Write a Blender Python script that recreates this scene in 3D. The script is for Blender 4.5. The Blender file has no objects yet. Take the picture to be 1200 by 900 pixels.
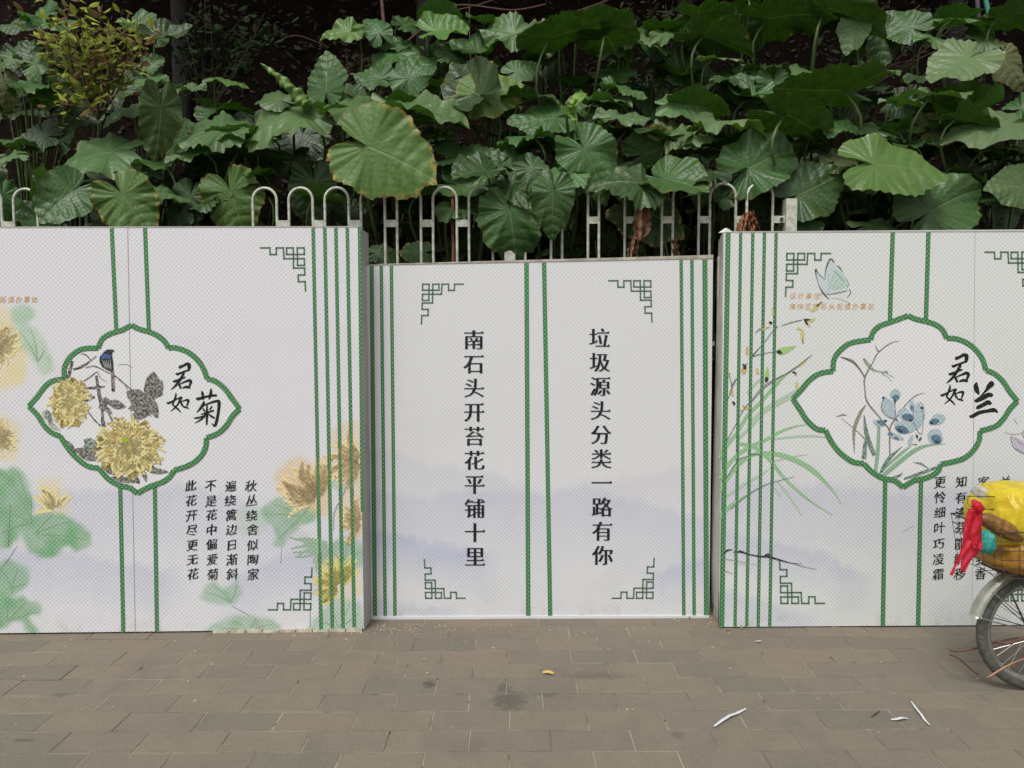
import bpy, bmesh, math, random
import numpy as np
from mathutils import Vector, Matrix, noise
from mathutils.geometry import tessellate_polygon

R = math.radians
SC = bpy.context.scene
COL = SC.collection
random.seed(7)

# ------------------------------------------------------------------ camera
F = 867.0
CAM_H = 1.65
PITCH, ROLL = R(-3.17), 0.004
cd = bpy.data.cameras.new('camera'); cam = bpy.data.objects.new('camera', cd); COL.objects.link(cam)
cd.sensor_width = 36; cd.lens = F / 1200 * 36; cd.clip_start = 0.05; cd.clip_end = 500
CM = Matrix.Translation((0, 0, CAM_H)) @ Matrix.Rotation(math.pi / 2 + PITCH, 4, 'X') @ Matrix.Rotation(-ROLL, 4, 'Z')
cam.matrix_world = CM
SC.camera = cam
CR = CM.to_3x3(); CRI = CR.inverted(); CO = Vector((0, 0, CAM_H))

# ------------------------------------------------------------------ world, sun, exposure
W = bpy.data.worlds.new('World'); SC.world = W; W.use_nodes = True
nt = W.node_tree; nt.nodes.clear()
sky = nt.nodes.new('ShaderNodeTexSky'); sky.sky_type = 'NISHITA'; sky.sun_disc = False
SUN_EL, SUN_AZ = R(58), R(205)
sky.sun_elevation = SUN_EL; sky.sun_rotation = SUN_AZ
sky.air_density = 1.0; sky.dust_density = 3.0; sky.ozone_density = 1.0
hs = nt.nodes.new('ShaderNodeHueSaturation'); hs.inputs['Saturation'].default_value = 0.18
bg = nt.nodes.new('ShaderNodeBackground'); bg.inputs['Strength'].default_value = 0.10
wo = nt.nodes.new('ShaderNodeOutputWorld')
nt.links.new(sky.outputs[0], hs.inputs['Color']); nt.links.new(hs.outputs[0], bg.inputs['Color']); nt.links.new(bg.outputs[0], wo.inputs[0])
sl = bpy.data.lights.new('sun', 'SUN'); sl.energy = 1.6; sl.angle = R(22); sl.color = (1, .985, .96)
sun = bpy.data.objects.new('sun', sl); COL.objects.link(sun)
sd = Vector((math.sin(SUN_AZ) * math.cos(SUN_EL), math.cos(SUN_AZ) * math.cos(SUN_EL), math.sin(SUN_EL)))
sun.rotation_euler = sd.to_track_quat('Z', 'Y').to_euler()
SC.view_settings.view_transform = 'Standard'; SC.view_settings.look = 'None'
SC.view_settings.exposure = 0.42; SC.view_settings.gamma = 1

# ------------------------------------------------------------------ helpers: pixels of the photograph <-> real places
def ray(px, py):
    return CR @ Vector(((px - 600) / F, -(py - 450) / F, -1))
def at(px, py, Y):
    d = ray(px, py); return CO + d * (Y / d.y)
def ground(px, py, z=0.0):
    d = ray(px, py); return CO + d * ((z - CAM_H) / d.z)
def lin(c):
    return tuple((v / 255 / 12.92) if v / 255 <= .04045 else ((v / 255 + .055) / 1.055) ** 2.4 for v in c)

def tag(o, label=None, cat=None, group=None, kind=None):
    if label: o['label'] = label
    if cat: o['category'] = cat
    if group: o['group'] = group
    if kind: o['kind'] = kind
    return o
def empty(name, loc=(0, 0, 0), mat=None):
    o = bpy.data.objects.new(name, None); COL.objects.link(o); o.empty_display_size = .1
    if mat is not None: o.matrix_world = mat
    else: o.location = loc
    return o
def link(name, me, parent=None):
    o = bpy.data.objects.new(name, me); COL.objects.link(o)
    if parent is not None: o.parent = parent
    return o
def mesh(name, V, Fc, mat=None, parent=None, smooth=False):
    me = bpy.data.meshes.new(name); me.from_pydata([tuple(v) for v in V], [], Fc); me.update()
    if mat: me.materials.append(mat)
    if smooth: me.polygons.foreach_set('use_smooth', [True] * len(me.polygons))
    return link(name, me, parent)

class MB:
    def __init__(s): s.V = []; s.F = []
    def add(s, V, Fc):
        b = len(s.V); s.V += [tuple(v) for v in V]; s.F += [tuple(i + b for i in f) for f in Fc]
    def box(s, a, b):
        x0, y0, z0 = a; x1, y1, z1 = b
        s.add([(x0,y0,z0),(x1,y0,z0),(x1,y1,z0),(x0,y1,z0),(x0,y0,z1),(x1,y0,z1),(x1,y1,z1),(x0,y1,z1)],
              [(0,3,2,1),(4,5,6,7),(0,1,5,4),(1,2,6,5),(2,3,7,6),(3,0,4,7)])
    def tube(s, pts, r, n=8, cap=True, closed=False):
        pts = [Vector(p) for p in pts]; m = len(pts)
        rr = r if isinstance(r, (list, tuple)) else [r] * m
        rings = []; up = Vector((0, 0, 1)); prev = None
        for i, p in enumerate(pts):
            if closed: t = pts[(i + 1) % m] - pts[i - 1]
            else: t = pts[min(i + 1, m - 1)] - pts[max(i - 1, 0)]
            if t.length < 1e-9: t = Vector((0, 0, 1))
            t.normalize()
            if prev is None:
                a = t.cross(up if abs(t.z) < .9 else Vector((1, 0, 0)))
            else:
                a = prev - t * prev.dot(t)
            a.normalize(); prev = a; b = t.cross(a)
            rings.append([p + (a * math.cos(k * 2 * math.pi / n) + b * math.sin(k * 2 * math.pi / n)) * rr[i] for k in range(n)])
        V = [v for g in rings for v in g]; Fc = []
        for i in range(m if closed else m - 1):
            j = (i + 1) % m
            for k in range(n):
                l = (k + 1) % n
                Fc.append((i * n + k, i * n + l, j * n + l, j * n + k))
        if cap and not closed:
            Fc.append(tuple(range(n - 1, -1, -1))); Fc.append(tuple((m - 1) * n + k for k in range(n)))
        s.add(V, Fc)
    def build(s, name, mat, parent=None, smooth=False):
        return mesh(name, s.V, s.F, mat, parent, smooth)

def catmull(P, n=5, closed=False):
    out = []; m = len(P)
    if m < 3: return [tuple(p) for p in P]
    rng = range(m if closed else m - 1)
    for i in rng:
        if closed: p0, p1, p2, p3 = P[i - 1], P[i], P[(i + 1) % m], P[(i + 2) % m]
        else: p0, p1, p2, p3 = P[max(i - 1, 0)], P[i], P[i + 1], P[min(i + 2, m - 1)]
        for k in range(n):
            t = k / n
            out.append(tuple(.5 * (2 * b + (c - a) * t + (2 * a - 5 * b + 4 * c - d) * t * t + (3 * b - a - 3 * c + d) * t ** 3)
                             for a, b, c, d in zip(p0, p1, p2, p3)))
    if not closed: out.append(tuple(P[-1]))
    return out

# ------------------------------------------------------------------ materials
def newmat(name):
    m = bpy.data.materials.new(name); m.use_nodes = True
    n = m.node_tree.nodes; return m, n, m.node_tree.links, n['Principled BSDF']
def math_(n, l, op, a, b=None, c=None):
    x = n.new('ShaderNodeMath'); x.operation = op
    for i, v in enumerate((a, b, c)):
        if v is None: continue
        if isinstance(v, (int, float)): x.inputs[i].default_value = v
        else: l.new(v, x.inputs[i])
    return x.outputs[0]
def mix_(n, l, fac, a, b, mode='MIX'):
    x = n.new('ShaderNodeMix'); x.data_type = 'RGBA'; x.blend_type = mode
    for i, v in ((0, fac), (6, a), (7, b)):
        if isinstance(v, (int, float)): x.inputs[i].default_value = v
        elif isinstance(v, tuple): x.inputs[i].default_value = (*v[:3], 1)
        else: l.new(v, x.inputs[i])
    return x.outputs[2]
def ramp_(n, l, fac, lo, hi, a=0.0, b=1.0):
    x = n.new('ShaderNodeMapRange'); x.interpolation_type = 'SMOOTHSTEP'
    l.new(fac, x.inputs[0])
    for i, v in enumerate((lo, hi, a, b)): x.inputs[i + 1].default_value = v
    return x.outputs[0]
def noise_(n, l, vec, scale, detail=3, rough=.55):
    x = n.new('ShaderNodeTexNoise'); x.inputs['Scale'].default_value = scale; x.inputs['Detail'].default_value = detail
    x.inputs['Roughness'].default_value = rough
    if vec is not None: l.new(vec, x.inputs['Vector'])
    return x.outputs['Fac']
def objco(n):
    return n.new('ShaderNodeTexCoord').outputs['Object']

def simple(name, col, rough=.5, metal=0, nscale=0, namt=.15, bump=0, col2=None, trans=0):
    m, n, l, b = newmat(name)
    b.inputs['Base Color'].default_value = (*col, 1); b.inputs['Roughness'].default_value = rough; b.inputs['Metallic'].default_value = metal
    if nscale:
        f = noise_(n, l, objco(n), nscale, 5)
        f2 = ramp_(n, l, f, .35, .65)
        c2 = col2 or tuple(c * (1 - namt * 2) for c in col)
        l.new(mix_(n, l, f2, col, c2), b.inputs['Base Color'])
        if bump:
            bp = n.new('ShaderNodeBump'); bp.inputs['Strength'].default_value = bump; bp.inputs['Distance'].default_value = .01
            l.new(f, bp.inputs['Height']); l.new(bp.outputs[0], b.inputs['Normal'])
    if trans:
        t = n.new('ShaderNodeBsdfTranslucent'); t.inputs[0].default_value = (*col, 1)
        ms = n.new('ShaderNodeMixShader'); ms.inputs[0].default_value = trans
        o = n['Material Output']; l.new(b.outputs[0], ms.inputs[1]); l.new(t.outputs[0], ms.inputs[2]); l.new(ms.outputs[0], o.inputs[0])
    return m

PITCHD = .0252     # spacing of the dimples pressed into the hollow plastic board
def dots(n, l, strength=1.0):
    sx = n.new('ShaderNodeSeparateXYZ'); l.new(objco(n), sx.inputs[0])
    k = 2 * math.pi / PITCHD
    cx = math_(n, l, 'COSINE', math_(n, l, 'MULTIPLY', sx.outputs[0], k))
    cz = math_(n, l, 'COSINE', math_(n, l, 'MULTIPLY', sx.outputs[2], k))
    f = math_(n, l, 'MULTIPLY', cx, cz)
    return f, cx
_pm = {}
def printmat(col, name='ink', dot=.30, rough=.42, mottle=.0):
    key = (col, dot, mottle)
    if key in _pm: return _pm[key]
    m, n, l, b = newmat(name)
    f, cx = dots(n, l)
    d = ramp_(n, l, f, .25, .95)
    base = col
    if col == 'wash':
        a = n.new('ShaderNodeAttribute'); a.attribute_name = 'Wash'; base = a.outputs['Color']
        c = mix_(n, l, math_(n, l, 'MULTIPLY', d, .42), base, (.84, .84, .84))
        d2 = ramp_(n, l, f, -.95, -.1)
        c = mix_(n, l, math_(n, l, 'MULTIPLY', math_(n, l, 'SUBTRACT', 1.0, d2), .05), c, (.35, .36, .38))
        # scuffs, faint grime
        g = ramp_(n, l, noise_(n, l, objco(n), 2.2, 6, .6), .5, .78, 0, .16)
        c = mix_(n, l, g, c, (.50, .49, .46))
        sx = n.new('ShaderNodeSeparateXYZ'); l.new(objco(n), sx.inputs[0])
        low = ramp_(n, l, sx.outputs[2], .16, 0, 0, 1)
        g2 = math_(n, l, 'MULTIPLY', low, ramp_(n, l, noise_(n, l, objco(n), 9, 6, .7), .48, .72, .0, .5))
        c = mix_(n, l, g2, c, (.42, .38, .30))
    else:
        if mottle:
            nz = noise_(n, l, objco(n), 60, 4, .7)
            base = mix_(n, l, ramp_(n, l, nz, .42, .62, 0, mottle), col, (.62, .62, .58))
        c = mix_(n, l, math_(n, l, 'MULTIPLY', d, dot), base, (.78, .80, .77))
    l.new(c, b.inputs['Base Color']); b.inputs['Roughness'].default_value = rough
    b.inputs['Specular IOR Level'].default_value = .35
    bp = n.new('ShaderNodeBump'); bp.inputs['Strength'].default_value = .22; bp.inputs['Distance'].default_value = .0025
    if col == 'wash': f = math_(n, l, 'ADD', f, math_(n, l, 'MULTIPLY', noise_(n, l, objco(n), 1.6, 2), 9.0))
    l.new(f, bp.inputs['Height']); l.new(bp.outputs[0], b.inputs['Normal'])
    _pm[key] = m; return m

GREEN = (.045, .215, .06); GREEND = (.06, .12, .075); INK = (.008, .008, .010)
M_pvc = simple('shaded_pvc_sheet', (.47, .44, .42), .45, nscale=3, namt=.08)  # white sheet greyed: shade of the left board's return put into its colour
M_cream = simple('cream_edge_tape', (.62, .57, .44), .6, nscale=14, namt=.2)
M_wood = simple('dark_board_back', (.10, .085, .07), .8, nscale=10, namt=.2)

# ------------------------------------------------------------------ ground and paving
gm, n, l, b = newmat('sandy_joint_soil')
nz = noise_(n, l, objco(n), 30, 6, .7)
jc = mix_(n, l, nz, (.40, .355, .27), (.20, .17, .125))
jc = mix_(n, l, ramp_(n, l, noise_(n, l, objco(n), 2.6, 5, .7), .42, .60), jc, mix_(n, l, nz, (.19, .165, .12), (.10, .085, .062)))
l.new(mix_(n, l, ramp_(n, l, noise_(n, l, objco(n), 5.5, 3, .7), .60, .68), jc, (.045, .038, .03)), b.inputs['Base Color']); b.inputs['Roughness'].default_value = .95
def grid_sheet(name, x0, x1, y0, y1, nx, ny, zf, mat, parent=None):
    V = []; Fc = []
    for j in range(ny + 1):
        for i in range(nx + 1):
            x = x0 + (x1 - x0) * i / nx; y = y0 + (y1 - y0) * j / ny
            V.append((x, y, zf(x, y)))
    for j in range(ny):
        for i in range(nx):
            a = j * (nx + 1) + i; Fc.append((a, a + 1, a + nx + 2, a + nx + 1))
    return mesh(name, V, Fc, mat, parent, True)
pav = grid_sheet('pavement', -60, 60, -60, 5.0, 24, 24, lambda x, y: -.0016, gm)
tag(pav, kind='structure')
tag(grid_sheet('ground', -60, 60, 5.0, 60, 24, 12, lambda x, y: -.02, simple('dark_soil_far', (.035, .028, .022), .95, nscale=3)), kind='structure')

bm_, n, l, b = newmat('grey_brown_paving_brick')
geo = n.new('ShaderNodeNewGeometry'); pos = geo.outputs['Position']
oi = n.new('ShaderNodeObjectInfo')
big = noise_(n, l, pos, .9, 3); mid = noise_(n, l, pos, 9, 5, .65); fine = noise_(n, l, pos, 150, 4, .85)
sxyz = n.new('ShaderNodeSeparateXYZ'); l.new(pos, sxyz.inputs[0])
redy = math_(n, l, 'MULTIPLY', ramp_(n, l, sxyz.outputs[1], 3.3, 4.25), ramp_(n, l, big, .38, .6, .25, 1))
c = mix_(n, l, mid, (.236, .198, .142), (.150, .125, .090))
c = mix_(n, l, math_(n, l, 'MULTIPLY', redy, .6), c, (.200, .148, .108))
c = mix_(n, l, ramp_(n, l, oi.outputs['Random'], 0, 1, 0, .50), c, (.125, .118, .095))
hash2 = math_(n, l, 'FRACT', math_(n, l, 'MULTIPLY', oi.outputs['Random'], 37.7))
c = mix_(n, l, ramp_(n, l, hash2, .75, 1, 0, .30), c, (.20, .145, .11))
c = mix_(n, l, ramp_(n, l, fine, .52, .72, 0, .7), c, (.32, .29, .235))
c = mix_(n, l, ramp_(n, l, fine, .48, .28, 0, .7), c, (.07, .06, .05))
c = mix_(n, l, ramp_(n, l, noise_(n, l, pos, 2.3, 7, .75), .48, .70, 0, .55), c, (.13, .118, .098))
# stains with a place and a shape of their own
for (px, py, rx, ry, k) in ((597, 821, .10, .12, .5), (503, 802, .035, .045, .7), (590, 806, .04, .05, .45), (795, 862, .03, .03, .35), (70, 815, .05, .025, .4), (30, 868, .06, .018, .4), (640, 815, .07, .03, .35), (700, 792, .2, .05, .25)):
    g = ground(px, py)
    dx = math_(n, l, 'DIVIDE', math_(n, l, 'SUBTRACT', sxyz.outputs[0], g.x), rx)
    dy = math_(n, l, 'DIVIDE', math_(n, l, 'SUBTRACT', sxyz.outputs[1], g.y), ry)
    r2 = math_(n, l, 'ADD', math_(n, l, 'MULTIPLY', dx, dx), math_(n, l, 'MULTIPLY', dy, dy))
    r2 = math_(n, l, 'ADD', r2, math_(n, l, 'MULTIPLY', math_(n, l, 'SUBTRACT', noise_(n, l, pos, 34, 5, .75), .5), 3.4))
    c = mix_(n, l, ramp_(n, l, r2, 1.1, .0, 0, k), c, (.035, .032, .027))
l.new(c, b.inputs['Base Color']); b.inputs['Roughness'].default_value = .82
bp = n.new('ShaderNodeBump'); bp.inputs['Strength'].default_value = .5; bp.inputs['Distance'].default_value = .003
l.new(math_(n, l, 'ADD', fine, math_(n, l, 'MULTIPLY', mid, 1.5)), bp.inputs['Height']); l.new(bp.outputs[0], b.inputs['Normal'])

BL, BD, JT = .3395, .1646, .0033
def brick_mesh(k):
    rn = random.Random(k); x, y, ch, h = BL / 2 - JT, BD / 2 - JT, .0020, .05
    V = []
    for z, ins in ((-h, 0), (-ch, 0), (0, ch)):
        for sx, sy in ((-1, -1), (1, -1), (1, 1), (-1, 1)):
            V.append((sx * (x - ins) + rn.uniform(-.0012, .0012), sy * (y - ins) + rn.uniform(-.0012, .0012), z + (rn.uniform(-.0007, .0007) if z == 0 else 0)))
    Fc = [(8, 9, 10, 11)]
    for a in (0, 4):
        for i in range(4):
            j = (i + 1) % 4; Fc.append((a + i, a + j, a + 4 + j, a + 4 + i))
    me = bpy.data.meshes.new('brick'); me.from_pydata(V, [], Fc); me.materials.append(bm_); return me
bricks = [brick_mesh(k) for k in range(8)]
g0 = ground(594.8, 833); g1 = ground(594.8, 856.5)
ROW0 = (g0.y + g1.y) / 2; X0 = (g0.x + g1.x) / 2      # centre of the row with a joint at X0
OFFS = {}
rb = random.Random(3)
stuff = MB()
for r_ in range(-14, 8):
    Yc = ROW0 + r_ * BD
    if Yc > 4.75: continue
    drift = (r_ % 2) * BL / 2 + rb.uniform(-.012, .012)
    for i in range(-20, 21):
        Xc = X0 + (i + .5) * BL + drift
        half = (Yc + .1) * 600 / F + .18
        z = rb.uniform(.0004, .0022)
        rot = rb.uniform(-.005, .005)
        if abs(Xc) < half and -5 <= r_:
            o = bpy.data.objects.new('brick', bricks[rb.randrange(8)]); COL.objects.link(o); o.parent = pav
            o.location = (Xc + rb.uniform(-.0015, .0015), Yc + rb.uniform(-.0012, .0012), z); o.rotation_euler = (rb.uniform(-.003, .003), rb.uniform(-.0016, .0016), rot)
        else:
            me = bricks[rb.randrange(8)]
            stuff.add([(v.co.x + Xc, v.co.y + Yc, v.co.z + z) for v in me.vertices], [tuple(p.vertices) for p in me.polygons])
o = stuff.build('brick_field', bm_, pav); o['kind'] = 'stuff'

# ------------------------------------------------------------------ printed boards
def smooth01(x):
    x = np.clip(x, 0, 1); return x * x * (3 - 2 * x)
_pn = np.random.RandomState(5).rand(64, 64)
def vnoise(x, y, s):
    x = x / s; y = y / s; xi = np.floor(x).astype(int); yi = np.floor(y).astype(int); fx = x - xi; fy = y - yi
    fx = fx * fx * (3 - 2 * fx); fy = fy * fy * (3 - 2 * fy)
    g = lambda i, j: _pn[i % 64, j % 64]
    return (g(xi, yi) * (1 - fx) + g(xi + 1, yi) * fx) * (1 - fy) + (g(xi, yi + 1) * (1 - fx) + g(xi + 1, yi + 1) * fx) * fy
def polymask(X, Y, P, soft=3.0):
    inside = np.zeros(X.shape, bool); dist = np.full(X.shape, 1e9); m = len(P)
    for i in range(m):
        x0, y0 = P[i][:2]; x1, y1 = P[(i + 1) % m][:2]
        c_ = ((y0 > Y) != (y1 > Y))
        with np.errstate(divide='ignore', invalid='ignore'):
            xx = (x1 - x0) * (Y - y0) / ((y1 - y0) if y1 != y0 else 1e-9) + x0
        inside ^= c_ & (X < xx)
        dx, dy = x1 - x0, y1 - y0; L = dx * dx + dy * dy + 1e-9
        t = np.clip(((X - x0) * dx + (Y - y0) * dy) / L, 0, 1)
        dist = np.minimum(dist, np.hypot(X - x0 - t * dx, Y - y0 - t * dy))
    s = np.where(inside, dist, -dist)
    return smooth01(s / soft * .5 + .5)

class Board:
    """A printed hollow-plastic board: local x along it, local z up, local -y out of its face."""
    def __init__(s, name, label, A, B, tl, tr, white):
        s.o = Vector((A.x, A.y, 0)); s.x = Vector((B.x - A.x, B.y - A.y, 0)).normalized(); s.y = Vector((-s.x.y, s.x.x, 0)); s.z = Vector((0, 0, 1))
        s.M = Matrix(((s.x.x, s.y.x, 0, s.o.x), (s.x.y, s.y.y, 0, s.o.y), (0, 0, 1, 0), (0, 0, 0, 1)))
        s.MI = s.M.inverted()
        s.root = empty(name, mat=s.M); tag(s.root, label, 'hoarding board', 'printed hoarding boards in a row')
        s.c = [s.loc(*p) for p in (A2 for A2 in (tl, tr))]
        s.w = (B - A).length
        s.white = white
    def loc(s, px, py):
        d = ray(px, py); nrm = s.y; t = (s.o - CO).dot(nrm) / d.dot(nrm)
        p = s.MI @ (CO + d * t); return p.x, p.z
    def face(s, zl, zr, z0, painter):
        nx, nz = int(s.w * 204 / 2.2), 210
        x = np.linspace(0, s.w, nx + 1); t = np.linspace(0, 1, nz + 1)
        XX, TT = np.meshgrid(x, t); top = zl + (zr - zl) * XX / s.w; ZZ = z0 + (top - z0) * TT
        co = np.stack([XX, np.zeros_like(XX), ZZ], -1).reshape(-1, 3)
        co_w = co @ np.array(s.M.to_3x3()).T + np.array(s.M.translation)
        cc = (co_w - np.array(CO)) @ np.array(CRI).T
        px = 600 - F * cc[:, 0] / cc[:, 2]; py = 450 + F * cc[:, 1] / cc[:, 2]
        col = np.tile(np.array(s.white), (len(px), 1))
        col = painter(px, py, col)
        idx = np.arange((nx + 1) * (nz + 1)).reshape(nz + 1, nx + 1)
        q = np.stack([idx[:-1, :-1], idx[:-1, 1:], idx[1:, 1:], idx[1:, :-1]], -1).reshape(-1, 4)
        me = bpy.data.meshes.new('panel_face'); me.from_pydata(co.tolist(), [], q.tolist())
        at_ = me.color_attributes.new('Wash', 'FLOAT_COLOR', 'POINT')
        at_.data.foreach_set('color', np.concatenate([col, np.ones((len(col), 1))], 1).astype(np.float32).ravel())
        me.materials.append(printmat('wash')); 
        return link('panel_face', me, s.root)
    def tri2d(s, name, polys, mat, layer=1, joined=False):
        """polys: list of (verts2d px, faces); each becomes a printed piece of its own unless joined"""
        if len(polys) > 1 and not joined:
            for k, p in enumerate(polys): s.tri2d(name, [p], mat, layer + .03 * (k % 12))
            return
        m = MB(); off = -.0006 - .0006 * layer
        for V, Fc in polys:
            m.add([(lambda q: (q[0], off, q[1]))(s.loc(*p)) for p in V], Fc)
        o = m.build(name, mat, s.root)
        if joined == 'stuff': o['kind'] = 'stuff'
        return o

def ribbon(P, w=None, ends=True):
    """P list of (x,y,w) or with const w -> verts, faces of a stroke"""
    Q = [(p[0], p[1], p[2] if len(p) > 2 else w) for p in P]
    V = []; Fc = []; m = len(Q)
    for i, (x, y, ww) in enumerate(Q):
        a = Q[max(i - 1, 0)]; b = Q[min(i + 1, m - 1)]
        dx, dy = b[0] - a[0], b[1] - a[1]; L = math.hypot(dx, dy) or 1
        nx, ny = -dy / L * ww / 2, dx / L * ww / 2
        V += [(x + nx, y + ny), (x - nx, y - ny)]
        if i: k = 2 * i; Fc.append((k - 2, k - 1, k + 1, k))
    return V, Fc
def closed_ribbon(P, w):
    V, Fc = ribbon(list(P) + [P[0]], w)
    return V, Fc
def poly(P):
    t = tessellate_polygon([[Vector((p[0], p[1], 0)) for p in P]])
    return [tuple(p[:2]) for p in P], [tuple(x) for x in t]
def mitre_path(P, w):
    """an orthogonal line of constant width made of bars"""
    V = []; Fc = []
    for (x0, y0), (x1, y1) in zip(P[:-1], P[1:]):
        dx, dy = x1 - x0, y1 - y0; L = math.hypot(dx, dy) or 1; ux, uy = dx / L * w / 2, dy / L * w / 2; nx, ny = -uy, ux
        b = len(V)
        V += [(x0 - ux + nx, y0 - uy + ny), (x0 - ux - nx, y0 - uy - ny), (x1 + ux - nx, y1 + uy - ny), (x1 + ux + nx, y1 + uy + ny)]
        Fc.append((b, b + 1, b + 2, b + 3))
    return V, Fc
def petals(cx, cy, r0, r1, n, w, seed, a0=0, a1=360, curl=.5, sq=1.0):
    rn = random.Random(seed); out = []
    for k in range(n):
        a = R(a0 + (a1 - a0) * (k + rn.uniform(-.4, .4)) / n); L = r1 * rn.uniform(.6, 1.05); c_ = rn.uniform(-curl, curl)
        P = []
        for i in range(6):
            t = i / 5; rr = r0 + (L - r0) * t; aa = a + c_ * t * t
            P.append((cx + rr * math.cos(aa), cy + rr * math.sin(aa) * sq, w * (.35 + 1.1 * math.sin(math.pi * min(.92, t * .8 + .12)))))
        out.append(P)
    return out

_gl = {}
def glyph(ch, style):
    if (ch, style) in _gl: return _gl[(ch, style)]
    cu = bpy.data.curves.new('glyph', 'FONT'); cu.body = ch; cu.resolution_u = 3
    ob = bpy.data.objects.new('glyph', cu); COL.objects.link(ob)
    me = bpy.data.meshes.new_from_object(ob.evaluated_get(bpy.context.evaluated_depsgraph_get()))
    bpy.data.objects.remove(ob); bpy.data.curves.remove(cu)
    bm = bmesh.new(); bm.from_mesh(me); bmesh.ops.remove_doubles(bm, verts=bm.verts, dist=1e-5); bpy.data.meshes.remove(me)
    ev = {}
    serifs = []
    edges = []
    for e in bm.edges:
        if len(e.link_faces) != 1: continue
        f = e.link_faces[0]; a, b_ = e.verts
        for lp in f.loops:
            if lp.edge == e: a = lp.vert; b_ = lp.link_loop_next.vert
        d = Vector((b_.co.x - a.co.x, b_.co.y - a.co.y)); L = d.length
        if L < 1e-6: continue
        nrm = Vector((d.y, -d.x)) / L
        if f.normal.z < 0: nrm = -nrm
        ev.setdefault(a.index, []).append((nrm, L, d)); ev.setdefault(b_.index, []).append((nrm, L, d)); edges.append((a.index, b_.index, nrm, L))
    bm.verts.ensure_lookup_table()
    ax, ay = {'song': (.027, -.010), 'run': (.017, -.002), 'small': (-.002, -.004)}[style]
    V = []
    for v in bm.verts:
        es = ev.get(v.index)
        x, y = v.co.x, v.co.y
        if es and len(es) >= 2:
            n1, n2 = es[0][0], es[1][0]; s_ = (n1 + n2) / max(.5, 1 + n1.dot(n2))
            x += s_.x * ax; y += s_.y * ay
        V.append([x, y])
    Fc = [tuple(v.index for v in f.verts) for f in bm.faces]
    if style == 'song':
        for a, b_, nrm, L in edges:
            if nrm.x > .95 and .04 < L < .11:
                la = [e for e in ev[a] if e[1] > .12 and abs(e[0].y) > .9]; lb = [e for e in ev[b_] if e[1] > .12 and abs(e[0].y) > .9]
                if la and lb:
                    yt = max(V[a][1], V[b_][1]); xr = V[a][0]
                    k = len(V); V += [[xr - .13, yt - .002], [xr + .012, yt - .002], [xr - .045, yt + .055]]; Fc.append((k, k + 1, k + 2))
            if nrm.y > .95 and .045 < L < .13:     # head of an upright: a small flag at its left
                la = [e for e in ev[a] if e[1] > .16 and abs(e[0].x) > .9]; lb = [e for e in ev[b_] if e[1] > .16 and abs(e[0].x) > .9]
                if la and lb:
                    xl = min(V[a][0], V[b_][0]); yt = V[a][1]
                    k = len(V); V += [[xl + .01, yt - .045], [xl + .01, yt + .004], [xl - .03, yt + .006]]; Fc.append((k, k + 1, k + 2))
    if style in ('run', 'small'):
        rn = random.Random(ord(ch)); ph = rn.uniform(0, 6)
        for p in V:
            x, y = p
            y2 = y + .13 * (x - .5) + .022 * math.sin(7 * x + ph) + .018 * math.sin(11 * y + ph)
            x2 = x + .07 * (y - .4) + .022 * math.sin(8 * y + ph * 2) + .012 * math.sin(17 * x + ph)
            p[0] = .5 + (x2 - .5) * .98; p[1] = y2
    bm.free()
    _gl[(ch, style)] = (V, Fc); return _gl[(ch, style)]
def text_px(ch, cx, cy, size, style, sx=1.0):
    V, Fc = glyph(ch, style)
    return [(cx + (x - .49) * size * sx, cy - (y - .385) * size) for x, y in V], Fc

ORN = [(70,145),(220,145),(225,252),(325,252),(325,145),(440,145),(450,320),(780,320),(783,428),(670,428),(665,145),(777,145),(780,250),(492,250),(492,145),(600,145),(605,472),(785,472),(787,582),(680,585),(683,692),(792,692),(800,840)]
def ornament(B, x, y, fx, fy, s):
    P = [(x + (p[0] - 785) / 13.85 * s * fx, y + (p[1] - 145) / 13.85 * s * fy) for p in ORN]
    V, Fc = mitre_path(P, 1.9 * s)
    B.tri2d('corner_ornament', [(V, Fc)], printmat((.075, .155, .09), 'dark_green_ink', .18), 1)
def stripe(B, x0, y0, x1, y1, w, dark=False):
    e = 1.2
    B.tri2d('stripe_edge', [ribbon([(x0, y0), (x1, y1)], w + e)], printmat(GREEND, 'grey_green_ink', .3), 1)
    B.tri2d('stripe', [ribbon([(x0 + .2, y0), (x1 + .2, y1)], w - .3)], printmat(GREEN, 'green_ink', .32), 2)

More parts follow.
